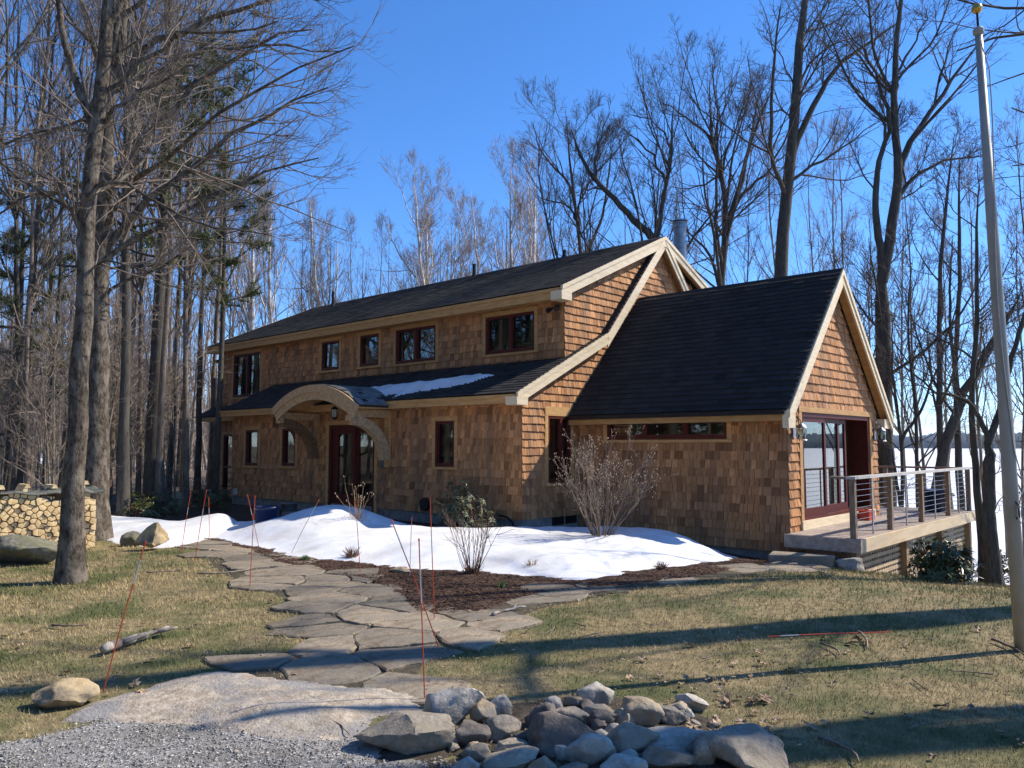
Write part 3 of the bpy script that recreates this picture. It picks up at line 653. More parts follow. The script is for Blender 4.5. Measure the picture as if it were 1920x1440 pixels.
# porch hood over the front door -----------------------------------
hx0, hx1, hy = -7.02, -3.68, -1.18; hc = (hx0 + hx1) / 2; hw = (hx1 - hx0) / 2; rise = .50; zsp = 2.52
Rr = (hw * hw + rise * rise) / (2 * rise); a0 = math.asin(hw / Rr)
def arc(k, off): 
    t = -a0 + 2 * a0 * k; return (hc + (Rr + off) * math.sin(t), zsp + rise - Rr + (Rr + off) * math.cos(t))
NA = 26
hood = MB()
for k in range(NA):
    a, b = k / NA, (k + 1) / NA
    (x0, z0), (x1, z1) = arc(a, .02), arc(b, .02); (x2, z2), (x3, z3) = arc(a, .075), arc(b, .075)
    yb = .75
    hood.hexa([(x0, hy + .02, z0), (x1, hy + .02, z1), (x1, yb, z1), (x0, yb, z0), (x2, hy + .02, z2), (x3, hy + .02, z3), (x3, yb, z3), (x2, yb, z2)], rnd.uniform(.2, .8))
ho = hood.build('porch_hood', ROOF, house); tag(ho, 'arched timber hood over the front door')
m = MB()                                        # its courses, curving down over the arch
for k in range(NA):
    for j in range(11):
        if rnd.random() < .05: continue
        (x0, z0), (x1, z1) = arc(k / NA, .078), arc((k + 1) / NA, .078); (x2, z2), (x3, z3) = arc(k / NA, .09 if k < NA / 2 else .083), arc((k + 1) / NA, .083 if k < NA / 2 else .092)
        y0 = hy - .0 + j * .17 + rnd.uniform(-.02, .02)
        m.hexa([(x0, y0, z0), (x1, y0, z1), (x1, y0 + .165, z1), (x0, y0 + .165, z0), (x2, y0, z2), (x3, y0, z3), (x3, y0 + .165, z3), (x2, y0 + .165, z2)], rnd.uniform(.3, 1))
tag(m.build('roof_shingle_courses', mat('weathered_asphalt', (.13, .13, .125), (.2, .2, .19), .9, 50, bump=.4, bscale=200, tint=((.6, .6, .6), (1.4, 1.4, 1.4))), ho), kind='stuff')
for nm, o0, o1, y0, y1 in (('arch_board', -.27, .055, hy - .05, hy + .0), ('arch_board', -.10, .075, hy - .085, hy - .052)):
    m = MB()
    for k in range(NA):
        a, b = k / NA, (k + 1) / NA; p = [arc(a, o0), arc(b, o0), arc(b, o1), arc(a, o1)]
        m.hexa([(p[0][0], y0, p[0][1]), (p[1][0], y0, p[1][1]), (p[1][0], y1, p[1][1]), (p[0][0], y1, p[0][1]), (p[3][0], y0, p[3][1]), (p[2][0], y0, p[2][1]), (p[2][0], y1, p[2][1]), (p[3][0], y1, p[3][1])])
    m.build(nm, TIMBER, ho)
for k in range(14):                              # ceiling planks under the hood
    m = MB(); a, b = k / 14 + .003, (k + 1) / 14 - .003; p = [arc(a, -.02), arc(b, -.02), arc(b, .015), arc(a, .015)]
    m.hexa([(p[0][0], hy + .004, p[0][1]), (p[1][0], hy + .004, p[1][1]), (p[1][0], -.03, p[1][1]), (p[0][0], -.03, p[0][1]), (p[3][0], hy + .004, p[3][1]), (p[2][0], hy + .004, p[2][1]), (p[2][0], -.03, p[2][1]), (p[3][0], -.03, p[3][1])]); m.build('ceiling_plank', TRIM, ho)
for bx, sx in ((-6.92, 1), (-4.08, -1)):
    m = MB(); m.box(bx - .09, bx + .09, -1.1, -.04, 2.33, 2.5); m.build('beam', TIMBER, ho)
    m = MB(); cyy, czz = -1.06, 1.36; n = 14
    for k in range(n):
        t0, t1 = math.pi / 2 * k / n, math.pi / 2 * (k + 1) / n
        r0, r1 = .86, 1.08
        q = lambda r, t: (cyy + r * math.cos(t) * .95, czz + r * math.sin(t) * .92)
        p = [q(r0, t0), q(r0, t1), q(r1, t1), q(r1, t0)]
        m.hexa([(bx - .1, *p[0]), (bx - .1, *p[3]), (bx + .1, *p[3]), (bx + .1, *p[0]), (bx - .1, *p[1]), (bx - .1, *p[2]), (bx + .1, *p[2]), (bx + .1, *p[1])])
    m.build('curved_bracket', SHADETIMBER if sx > 0 else TIMBER, ho)  # left bracket painted darker as if shaded, the right one left as lit timber
    m = MB(); m.box(bx - .09, bx + .09, -.075, -.025, 1.28, 2.45); m.box(bx - .06, bx + .06, -.1, -.03, 1.2, 1.3); m.build('wall_post', TRIM, ho)
    m = MB(); m.box(bx - .1, bx + .1, -1.16, -1.0, 2.24, 2.36); m.build('bracket_cap', TIMBER, ho)
ln = MB(); ln.tube([(hc, -.62, 2.95), (hc, -.62, 2.62)], .008, 6); ln.lathe([(.02, .0), (.085, -.05), (.09, -.06), (.075, -.07)], (hc, -.62, 2.62), 8); ln.lathe([(.08, -.27), (.085, -.26), (.05, -.29), (.01, -.32)], (hc, -.62, 2.62), 8)
for k in range(6): a = k * math.pi / 3; ln.tube([(hc + .078 * math.cos(a), -.62 + .078 * math.sin(a), 2.56), (hc + .078 * math.cos(a), -.62 + .078 * math.sin(a), 2.35)], .006, 5)
lo_ = ln.build('lantern', DARKMETAL, house); m = MB(); m.lathe([(.06, -.25), (.065, -.08)], (hc, -.62, 2.62), 8); m.build('lamp_glass', LAMPGLASS, lo_)
# small fittings
m = MB(); m.prism([(-9.05, 2.17), (-8.75, 2.17), (-8.75, 2.47), (-9.05, 2.47)], Wb, 0, .03); vo = m.build('wall_vent', mat('brown_vent', (.14, .07, .04), (.18, .09, .055), .7), house)
m = MB()
for k in range(5): m.prism([(-9.03, 2.2 + k * .05), (-8.77, 2.2 + k * .05), (-8.77, 2.225 + k * .05), (-9.03, 2.225 + k * .05)], Wb, .03, .045)
m.build('louvre', MATS['brown_vent'], vo)
m = MB(); m.prism([(-4.32, 1.18), (-4.2, 1.18), (-4.2, 1.4), (-4.32, 1.4)], Wb, .0, .06); m.build('mail_box', mat('grey_box', (.10, .10, .11), (.14, .14, .15), .6), house)
m = MB(); m.prism([(-10.98, .3), (-10.86, .3), (-10.86, .47), (-10.98, .47)], Wb, .02, .09); m.build('outlet_cover', mat('white_plastic', (.55, .54, .52), (.6, .59, .57), .5), house)
m = MB(); m.lathe([(.11, 0), (.15, .03), (.14, .09), (.03, .1)], (0, 0, 0), 14); vv = m.build('dryer_vent', DARKMETAL, house); vv.location = (-2.75, -.02, .42); vv.rotation_euler = (R(90), 0, 0)
m = MB(); m.tube([Wb(-.62, .33, .02), Wb(-.62, .33, .12), Wb(-.3, .3, .1), Wb(-.16, .2, .08), Wb(-.14, .0, .06)], .022, 7); m.build('hose_pipe', DARKMETAL, house)
def flood(x, y, z):
    m = MB(); m.box(x - .05, x + .05, y - .02, y + .02, z - .05, z + .05)
    for s in (-1, 1): m.tube([(x, y - .02, z), (x + s * .07, y - .07, z - .03), (x + s * .10, y - .13, z - .06), (x + s * .13, y - .18, z - .09)], [.015, .02, .05, .055], 8)
    m.build('flood_light', DARKMETAL, house)
flood(-.14, YD - .06, 4.62); flood(X0 + .15, YD - .06, 4.55)
for y in (2.05, 6.28):                                                     # wall lamps either side of the sliding door
    m = MB(); m.prism([(y - .05, 1.83), (y + .05, 1.83), (y + .05, 2.07), (y - .05, 2.07)], We, .02, .045)
    m.tube([We(y, 2.0, .04), We(y, 2.14, .09), We(y, 2.16, .15), We(y, 2.08, .17)], .012, 7); p = We(y, 0, .17); m.lathe([(.03, 2.08), (.09, 2.02), (.1, 2.0)], (p[0], p[1], 0), 14); m.lathe([(.09, 1.80), (.1, 1.79)], (p[0], p[1], 0), 14)
    o = m.build('wall_lamp', STEEL, house)
    g = MB(); g.lathe([(.08, 1.81), (.085, 1.84), (.085, 1.99)], (p[0], p[1], 0), 14); g.build('lamp_glass', GLASS, o)
m = MB(); m.lathe([(.19, 0), (.19, 2.05), (.21, 2.06), (.21, 2.2), (.2, 2.2)], (-2.0, 9.6, 5.9 + .4), 18); m.lathe([(.27, 0), (.27, .03), (.08, .1), (.01, .11)], (-2.0, 9.6, 8.56), 18); m.lathe([(.23, -.07), (.23, -.02)], (-2.0, 9.6, 8.56), 18)
m.box(-2.4, -1.6, 9.2, 10.0, 4.0, 6.32); m.build('stove_pipe', STEEL, house)
for x, y, h in ((-6.25, 4.9, .35), (-3.05, 5.2, .16), (-13.0, 4.6, .5)):
    m = MB(); m.lathe([(.05, -.3), (.05, h), (.06, h), (.06, h + .02)], (x, y, zdor(y)), 10); m.lathe([(.1, -.06), (.055, .05)], (x, y, zdor(y)), 10); m.build('vent_pipe', DARKMETAL, house)
# front step
m = MB(); m.box(-6.7, -4.3, -1.15, -.02, -.3, .1); m.box(-6.55, -4.45, -1.5, -1.16, -.3, .0); m.build('door_step', CONCRETE, house)
m = MB(); m.box(-6.35, -5.2, -.9, -.3, .102, .115); m.build('door_mat', DARKMETAL, house)

# ------------------------------------------------------------------ the deck
deck = thing('wooden_deck', 'raised weathered deck with cable railing and lattice skirt at the wing', 'deck', (C0[0], C0[1], 0), HROT)
DZ = .2; dx0, dx1, dy0, dy1 = WX1 + .06, 5.8, 1.62, 9.2
y = dy0
while y < dy1 - .02:
    m = MB(); m.box((dx0 if y < WY1 + .15 else 2.0) if y < WY1 + .15 else 2.0, dx1, y, min(y + .136, dy1), DZ - .035, DZ + rnd.uniform(-.002, .002)); m.build('deck_board', DECK, deck); y += .142
m = MB(); m.box(dx0 - .05, dx1 + .04, dy0 - .042, dy0 - .002, -.02, DZ - .006); m.build('rim_board', DECK, deck)
m = MB(); m.box(dx1 + .002, dx1 + .042, dy0 - .001, dy1 + .04, -.02, DZ - .006); m.build('rim_board', DECKRIM, deck)
m = MB(); m.box(2.0, dx1, dy1 + .002, dy1 + .042, -.02, DZ - .006); m.build('rim_board', DECK, deck)
for y in (2.3, 4.6, 6.9, 9.0):
    m = MB(); m.box(2.2 if y > 6.6 else dx0, dx1 - .01, y - .04, y + .04, -.03, DZ - .037); m.build('joist', POSTWOOD, deck)
ry = [1.68, 3.52, 5.4, 7.35, 9.12]; rx = 5.70
for y in ry:
    m = MB(); m.box(rx - .045, rx + .045, y - .045, y + .045, DZ, 1.15); m.build('railing_post', POSTWOOD, deck)
for x in (3.9, 2.1):
    m = MB(); m.box(x - .045, x + .045, 9.07, 9.16, DZ, 1.15); m.build('railing_post', POSTWOOD, deck)
m = MB(); m.box(rx - .075, rx + .075, ry[0] - .08, ry[-1] + .12, 1.152, 1.195); m.build('railing_cap', mat('silvered_cap', (.46, .43, .39), (.58, .55, .5), .7, 4, stretch=(3, 1, 3)), deck)
m = MB(); m.box(2.0, rx - .078, 9.05, 9.18, 1.152, 1.195); m.build('railing_cap', POSTWOOD, deck)
m = MB(); m.box(rx - .35, rx - .078, ry[0] - .07, ry[0] + .07, 1.154, 1.19); m.build('railing_cap', POSTWOOD, deck)
for k in range(9):
    z = .30 + k * .095
    m = MB(); m.tube([(rx, ry[0], z), (rx, ry[-1], z)], .0045, 5); m.build('cable', STEEL, deck)
    m = MB(); m.tube([(2.1, 9.12, z), (rx, 9.12, z)], .0045, 5); m.build('cable', STEEL, deck)
for a, b in zip(ry, ry[1:]):
    m = MB(); m.box(rx - .009, rx + .009, (a + b) / 2 - .018, (a + b) / 2 + .018, DZ, 1.15); m.build('baluster', STEEL, deck)
for x in (4.8, 3.0):
    m = MB(); m.box(x - .018, x + .018, 9.11, 9.13, DZ, 1.15); m.build('baluster', STEEL, deck)
py_ = [1.75, 4.35, 6.75, 9.05]; lx_ = 5.60
def gh(hx, hy): x, y = from_house(hx, hy); return float(ground(x, y))
for y in py_:
    m = MB(); m.box(lx_ - .02, lx_ + .13, y - .075, y + .075, gh(lx_, y) - .4, -.022); m.build('support_post', mat('support_post_wood', (.26, .17, .10), (.38, .26, .15), .85, 5, stretch=(4, 4, 1)), deck)
for a, b in zip(py_, py_[1:]):
    ga = min(gh(lx_, a), gh(lx_, b)); z = -.07
    while z > ga - .2:
        m = MB(); m.box(lx_ + .012, lx_ + .026, a + .078, b - .078, z - .06, z); m.build('lattice_slat', LATTICE, deck); z -= .105
    y = a + .12
    while y < b - .1:
        m = MB(); m.box(lx_ - .006, lx_ + .009, y, y + .05, ga - .25, -.03); m.build('lattice_slat', LATTICE, deck); y += .12
m = MB()
for k in range(10): m.box(dx0 + .0, lx_ - .03, dy0 + .12, dy0 + .14, -.08 - k * .1, -.03 - k * .1) if k < 4 else None
m.build('front_skirt', POSTWOOD, deck)

t = thing('blue_tub', 'dark blue plastic tub standing on the deck by the railing', 'tub', (*from_house(5.25, 8.25), DZ), HROT)
m = MB(); m.lathe([(.22, .0), (.25, .02), (.29, .46), (.31, .46), (.31, .5), (.28, .5)], k=20); m.build('tub_body', BLUE, t, True); m = MB(); m.tube([(.3, -.09, .42), (.36, -.07, .38), (.36, .07, .38), (.3, .09, .42)], .012); m.build('handle', BLUE, t)
t = thing('red_toolbox', 'small red box in the open sliding doorway', 'box', (*from_house(4.75, 5.15), DZ), HROT)
m = MB(); m.box(-.1, .1, -.16, .16, 0, .14); m.build('box_body', mat('red_paint', (.42, .035, .02), (.5, .045, .025), .4), t); m = MB(); m.box(-.105, .105, -.165, .165, .142, .19); m.build('lid', MATS['red_paint'], t)
m = MB(); m.tube([(0, -.08, .18), (0, -.06, .22), (0, .06, .22), (0, .08, .18)], .01); m.build('handle', DARKMETAL, t)
t = thing('blue_planter', 'large dark blue glazed planter beside the front wall', 'planter', G(500, 1000))
m = MB(); m.lathe([(.17, .0), (.19, .04), (.23, .46), (.255, .46), (.255, .52), (.22, .52), (.21, .46)], k=24); m.build('pot', BLUE, t, True)
m = MB(); m.lathe([(.0, .0), (.215, .0), (.215, .02), (.0, .03)], (0, 0, .45), 16); m.build('soil', MULCH, t)
x, y = from_house(-7.0, -.75); t = thing('small_planter', 'small grey pot on the ground left of the front door', 'planter', (x, y, .02))
m = MB(); m.lathe([(.14, .0), (.16, .02), (.2, .24), (.22, .24), (.22, .28), (.18, .28)], k=18); m.build('pot', mat('grey_ceramic', (.16, .17, .18), (.22, .23, .24), .5), t, True); m = MB(); m.lathe([(.0, .0), (.185, .0), (.185, .02), (.0, .03)], (0, 0, .24), 14); m.build('soil', MULCH, t)

# ------------------------------------------------------------------ snow
def bank(name, label, poly, hmax, ramp_, seed, step=.09, extra=None):
    o = sheet(name, poly, 0.0, SNOW, step, hfun=lambda X, Y, d: np.where(d > 0, .02 + hmax * smooth01(d / ramp_) * (1 + .25 * vnoise(X, Y, seed, 3, .9)) + .018 * vnoise(X, Y, seed + 5, 3, 4) * smooth01(d / .2) + (extra(X, Y) if extra else 0) * smooth01(d / .5), 0))
    return tag(o, label, 'snow', kind='stuff')
def rough(poly, amp=.07, n=7, seed=1):
    """breaks the straight edges of an outline into a melted line"""
    out = []; r = random.Random(seed)
    for i in range(len(poly)):
        (ax, ay), (bx, by) = poly[i][:2], poly[(i + 1) % len(poly)][:2]; L = math.hypot(bx - ax, by - ay) + 1e-6
        for k in range(n):
            t_ = k / n; j = 0 if k == 0 else r.uniform(-1, 1) * amp * min(1, L); out.append((ax + (bx - ax) * t_ - (by - ay) / L * j, ay + (by - ay) * t_ + (bx - ax) / L * j))
    return out
BANK = rough(GP((500, 1032), (545, 1048), (600, 1052), (660, 1056), (700, 1064), (760, 1072), (830, 1072), (900, 1076), (985, 1084), (1080, 1092), (1140, 1086), (1210, 1072), (1290, 1064), (1370, 1054), (1388, 1046)) + [from_house(3.6, 1.15), from_house(1.5, 1.35), from_house(-.1, .7), from_house(-.6, -.45), from_house(-1.6, -.95), from_house(-2.8, -.9), from_house(-4.4, -1.9), from_house(-5.6, -3.2), from_house(-6.0, -4.4)], .06, 5, 4)
bx, by, _ = G(620, 1000); cx, cy, _ = G(1240, 1030)
bank('snow_bank', 'long melting snow bank on the mulch bed in front of the house', BANK, .17, 1.1, 2, extra=lambda X, Y: .34 * np.exp(-((X - bx) ** 2 / 1.1 + (Y - by) ** 2 / 1.6)) + .12 * np.exp(-((X - cx) ** 2 / 1.5 + (Y - cy) ** 2 / 1.2)))
BANK2 = rough(GP((188, 1005), (215, 1018), (260, 1024), (300, 1028), (345, 1024), (400, 1012), (440, 1008), (472, 1000), (470, 990)) + [(-8.0, 18.2), (-9.5, 19.0), (-11, 18.6), (-10.6, 16.4)], .06, 5, 8)
bx2, by2, _ = G(425, 992)
bank('snow_bank', 'low snow bank between the woods and the stone path', BANK2, .14, 1.0, 9, extra=lambda X, Y: .25 * np.exp(-((X - bx2) ** 2 / .5 + (Y - by2) ** 2 / .7)))
# snow left on the lower roof: a sheet laid in the plane of the slope
def roof_snow():
    outline = [(-6.35, .42), (-5.9, .62), (-5.0, .78), (-4.0, .82), (-3.0, .86), (-2.2, .98), (-1.85, 1.12), (-1.95, .86), (-1.55, 1.02), (-1.35, .96), (-1.75, .62), (-2.6, .42), (-3.4, .28), (-3.62, .05), (-3.7, .3), (-4.4, .16), (-5.2, .22), (-5.9, .32)]
    o_ = rough(outline, .05, 4, 3); P = np.array(o_); st = .05
    xs = np.arange(P[:, 0].min() - st, P[:, 0].max() + st, st); ys = np.arange(P[:, 1].min() - st, P[:, 1].max() + st, st); X, Y = np.meshgrid(xs, ys)
    d = np.where(inside(o_, X, Y), edge_dist(o_, X, Y), -edge_dist(o_, X, Y)); Yc = Y - .34 + 0
    Z = 2.72 + SLOW * Y + .012 + np.where(d > 0, .02 + .09 * smooth01(d / .22) + .015 * vnoise(X, Y, 4, 3, 5), d * .3)
    n = len(xs); k = (np.arange(len(ys) - 1)[:, None] * n + np.arange(n - 1)[None]).ravel(); F = np.stack([k, k + 1, k + 1 + n, k + n], 1); F = F[(d.ravel() > -st)[F].all(1)]
    us = np.unique(F); mp = -np.ones(X.size, int); mp[us] = np.arange(len(us)); V = np.stack([X, Y - .34, Z], -1).reshape(-1, 3)[us]
    o = put('roof_snow', np_mesh('roof_snow', V, mp[F]), SNOW, smooth=True); o.location = (C0[0], C0[1], 0); o.rotation_euler = (0, 0, HROT)
    tag(o, 'strip of melting snow on the lower roof beside the porch hood', 'snow', kind='stuff')
roof_snow()

# ------------------------------------------------------------------ stone path
path = tag(bpy.data.objects.new('stone_path', None), kind='structure'); COL.objects.link(path)
def stone_mesh(poly, top, r, th=.09, jit=.022, inset=.014):
    cx_, cy_ = np.mean([p[0] for p in poly]), np.mean([p[1] for p in poly]); ring = []
    for i in range(len(poly)):
        (ax, ay), (bx_, by_) = poly[i], poly[(i + 1) % len(poly)]; L = math.hypot(bx_ - ax, by_ - ay); n = max(1, int(L / .11))
        for k in range(n):
            t_ = k / n; j = r.uniform(-1, 1) * jit; q = (ax + (bx_ - ax) * t_, ay + (by_ - ay) * t_)
            if k == 0: q = (q[0] + (cx_ - q[0]) * .025, q[1] + (cy_ - q[1]) * .025)
            ring.append((q[0] - (by_ - ay) / (L + 1e-6) * j, q[1] + (bx_ - ax) / (L + 1e-6) * j))
    n = len(ring); V = []; tx, ty = r.uniform(-.02, .02), r.uniform(-.02, .02)
    tilt = lambda x, y: top + (x - cx_) * tx + (y - cy_) * ty
    for x, y in ring: V.append((x, y, top - th))
    for x, y in ring: V.append((x, y, tilt(x, y) - .009 + r.uniform(-.005, .004)))
    for x, y in ring:
        d_ = math.hypot(x - cx_, y - cy_) + 1e-6; f = max(.5, 1 - inset * r.uniform(.6, 1.6) / d_); X, Y = cx_ + (x - cx_) * f, cy_ + (y - cy_) * f; V.append((X, Y, tilt(X, Y) + r.uniform(-.003, .003)))
    V.append((cx_, cy_, tilt(cx_, cy_) + r.uniform(-.004, .006)))
    F = []
    for k in range(n):
        j = (k + 1) % n; F += [(k, j, n + j, n + k), (n + k, n + j, 2 * n + j, 2 * n + k), (2 * n + k, 2 * n + j, 3 * n)]
    me = bpy.data.meshes.new('flagstone'); V = [(x - cx_, y - cy_, z) for x, y, z in V]; me.from_pydata(V, [], F); return me, (cx_, cy_)
def shrink(poly, g):
    cx_, cy_ = np.mean([p[0] for p in poly]), np.mean([p[1] for p in poly]); out = []
    for x, y in poly: d_ = math.hypot(x - cx_, y - cy_) + 1e-6; f = max(.3, 1 - g / d_); out.append((cx_ + (x - cx_) * f, cy_ + (y - cy_) * f))
    return out
pr = random.Random(5); pp = np.array(PATH + BRANCH); bb = (pp[:, 0].min() - 1, pp[:, 0].max() + 1, pp[:, 1].min() - 1, pp[:, 1].max() + 1)
seeds = []
for _ in range(9000):
    q = (pr.uniform(bb[0], bb[1]), pr.uniform(bb[2], bb[3])); sp = .36 if q[1] < 9.5 else .44
    if all(((q[0] - s_[0]) * .66) ** 2 + (q[1] - s_[1]) ** 2 > (sp * s_[2]) ** 2 for s_ in seeds): seeds.append((*q, pr.choice((.5, .7, .9, 1.1, 1.25))))
cells = voronoi(bb, [s_[:2] for s_ in seeds]); STONES = []
for s_, c in zip(seeds, cells):
    if len(c) < 3: continue
    sx, sy = np.array([s_[0]]), np.array([s_[1]])
    if not (inside(PATH, sx, sy)[0] or inside(BRANCH, sx, sy)[0] or edge_dist(PATH, sx, sy)[0] < .12 or edge_dist(BRANCH, sx, sy)[0] < .06): continue
    if inside(BANK, sx, sy)[0] or inside(LEDGEP, sx, sy)[0]: continue
    c = [(s_[0] + (p[0] - s_[0]) * min(1, .62 / (math.hypot(p[0] - s_[0], p[1] - s_[1]) + 1e-6)), s_[1] + (p[1] - s_[1]) * min(1, .62 / (math.hypot(p[0] - s_[0], p[1] - s_[1]) + 1e-6))) for p in c]
    c = shrink(c, .012); STONES.append(c); me, (cx_, cy_) = stone_mesh(c, .022 + pr.uniform(-.007, .008), pr)
    o = put('flagstone', me, STONE, path); o.location = (cx_, cy_, float(ground(cx_, cy_)))
joint = tag(sheet('path_bed', PATH, .004, mat('path_joint_soil', (.06, .05, .032), (.12, .098, .062), .95, 20, bump=.8), .15), kind='structure')
tag(sheet('branch_path_bed', BRANCH, .015, MATS['path_joint_soil'], .12), kind='structure')

# ------------------------------------------------------------------ rocks
import bmesh
def rock_mesh(sx, sy, sz, seed, ang=.5, sub=4, rough_=.15, taper=0):
    bm = bmesh.new(); bmesh.ops.create_icosphere(bm, subdivisions=sub, radius=1); r = np.random.default_rng(seed)
    V = np.array([v.co[:] for v in bm.verts]); n = int(9 + ang * 9)
    for _ in range(n):                                         # flat facets
        d_ = r.normal(size=3); d_ /= np.linalg.norm(d_); lim = r.uniform(.42, .78) if ang > .55 else r.uniform(.55, .86)
        k = V @ d_; ex = np.maximum(k - lim, 0); V -= np.outer(ex * (.86 + .14 * ang), d_)
    V *= (1 + rough_ * vnoise(V[:, 0] * 1.6 + seed, V[:, 1] * 1.6 + V[:, 2] * 1.3, seed, 4, 1.0))[:, None]
    V += .05 * np.stack([vnoise(V[:, 0] * 2.6 + 3, V[:, 2] * 2.6 + V[:, 1] * 2.2, seed + 20 + k, 3, 1) for k in range(3)], 1)
    V += .022 * np.stack([vnoise(V[:, 0] * 7, V[:, 2] * 7 + V[:, 1] * 6, seed + k, 3, 1) for k in range(3)], 1)
    if taper: V[:, :2] *= (1 - taper * np.clip((V[:, 2:3] + .6) / 1.5, 0, 1)); V[:, 0] += .25 * taper * V[:, 2]
    V *= np.array([sx, sy, sz]) / np.abs(V).max(0)
    for v, c in zip(bm.verts, V): v.co = c
    me = bpy.data.meshes.new('rock'); bm.to_mesh(me); bm.free(); me.polygons.foreach_set('use_smooth', np.full(len(me.polygons), True))
    try: me.set_sharp_from_angle(angle=R(38))
    except Exception: pass
    return me
RK = [(680, 1329, 1432, 850, 0, .9), (782, 1297, 1378, 895, 2, .8), (885, 1317, 1366, 935, 1, .1), (917, 1311, 1358, 959, 2, .4), (846, 1358, 1410, 913, 3, .6), (913, 1354, 1398, 972, 0, .8), (870, 1398, 1432, 923, 0, .5),
      (923, 1398, 1424, 988, 0, .7), (909, 1416, 1448, 1004, 0, .5), (990, 1325, 1376, 1046, 3, .5), (1024, 1311, 1345, 1054, 2, .4), (1044, 1327, 1367, 1103, 0, .3), (998, 1353, 1436, 1121, 3, .35), (1060, 1384, 1446, 1145, 2, .25),
      (1087, 1283, 1329, 1153, 2, .3), (1056, 1307, 1333, 1094, 1, .4), (1099, 1325, 1353, 1155, 0, .4), (1101, 1335, 1373, 1163, 3, .8), (1149, 1335, 1371, 1198, 0, .8), (1157, 1315, 1370, 1238, 1, .25), (1234, 1329, 1364, 1289, 0, .3),
      (1246, 1321, 1345, 1293, 1, .5), (1270, 1305, 1341, 1325, 2, .8), (1129, 1364, 1430, 1234, 0, .35), (1206, 1374, 1426, 1327, 2, .6), (1206, 1402, 1448, 1305, 0, .6), (1301, 1394, 1448, 1345, 0, .5), (1335, 1382, 1456, 1490, 0, 1.0),
      (1135, 1426, 1462, 1210, 2, .2), (994, 1428, 1458, 1042, 1, .2), (850, 1425, 1460, 900, 2, .4), (965, 1372, 1404, 1002, 3, .5), (1045, 1436, 1470, 1100, 0, .4)]
rock_words = ['large blue-grey wedge-shaped rock at the gravel edge of the rock pile', 'large pale angular slab rock behind the blue-grey wedge', 'round orange-tan rock against the pale slab', 'smooth pale upright rock beside the round tan one', 'dark shaded rock below the pale slab', 'grey slanted rock below the smooth upright one', 'small grey rock beside the blue-grey wedge',
 'flat grey rock between the small grey and big brown ones', 'low grey rock in front of the flat one', 'dark blocky rock behind the big brown one', 'slim upright grey rock behind the dark blocky one', 'smooth grey-green rock behind the big brown one', 'big dark brown rounded rock in the middle of the pile', 'round pale speckled rock in front of the big brown one',
 'large pale rounded rock at the lawn edge of the pile', 'orange-brown rock half under the large pale one', 'bluish flat rock below the large pale one', 'dark wedge rock beside the grey-green one', 'grey squarish rock next to the dark wedge', 'brown smooth loaf-shaped rock at the lawn edge', 'grey-brown rounded rock touching the loaf-shaped one',
 'small tan rock on the lawn behind the grey-brown one', 'pale angular rock lying on the lawn end of the pile', 'big grey-tan rounded rock behind the pale speckled one', 'long pale tan rock at the right end of the pile', 'broad grey rock under the long pale tan one', 'narrow grey rock between the broad grey one and the slab', 'long pointed grey slab at the lawn end of the pile',
 'low pale rock beside the round speckled one', 'small orange rock under the big brown one', 'small pale rock at the foot of the wedge', 'small dark rock in the gap of the pile', 'small grey rock under the round speckled one']
ROCKXY = []
SWALE = rough(GP((700, 1425), (760, 1378), (830, 1350), (900, 1330), (1000, 1318), (1080, 1305), (1160, 1310), (1290, 1330), (1340, 1362), (1430, 1392), (1500, 1440), (1480, 1500), (700, 1500)), .05, 4, 6)
tag(sheet('rock_bed_soil', SWALE, .004, mat('dark_soil', (.045, .036, .027), (.09, .07, .05), .95, 14, bump=.7, bscale=50), .06, hfun=lambda X, Y, d: .01 * vnoise(X, Y, 6, 3, 6)), kind='structure')
for i, ((x0, yt, yb, x1, mi, ang), words) in enumerate(zip(RK, rock_words)):
    xc = (x0 + x1) / 2; gx_, gy_, gz = G(xc, yb - (yb - yt) * .22); ds = math.hypot(gx_, gy_); sc_ = ds / 1494
    sx = (x1 - x0) / 2 * sc_ * 1.2; tilt = math.atan2(EYE, ds); vis = (yb - yt) * sc_
    sy = sx * rnd.uniform(.62, .85); sz = max(.05, (vis / 2 - sy * math.sin(tilt) * .4) / math.cos(tilt) * 1.2)
    o = put('rock', rock_mesh(sx, sy, sz, 100 + i * 3, ang), ROCKS[mi]); o.location = (gx_, gy_ + sy * .35, gz + sz * .55); o.rotation_euler = (rnd.uniform(-.2, .2), rnd.uniform(-.15, .15), rnd.uniform(-.3, .3))
    tag(o, words, 'rock', 'rocks of the pile at the drive edge'); ROCKXY.append((gx_, gy_ + sy * .35, max(sx, sy)))
fl = random.Random(77); SM = [rock_mesh(.075, .06, .05, 700 + k, .6, 3) for k in range(5)]
for k in range(46):
    px, py = fl.uniform(830, 1420), fl.uniform(1325, 1438); p = G(px, py)
    if not inside(SWALE, np.array([p[0]]), np.array([p[1]]))[0]: continue
    me = SM[k % 5].copy(); me.materials.append(ROCKS[fl.choice((0, 0, 1, 2, 3))]); o = put('rock', me, None); s_ = fl.uniform(.5, 1.25); o.scale = (s_, s_, s_); o.location = (p[0], p[1], .02); o.rotation_euler = (fl.uniform(-.4, .4), fl.uniform(-.4, .4), fl.uniform(0, 6.28)); tag(o, 'small stone filling a gap in the rock pile', 'rock', 'small stones in the gaps of the pile')
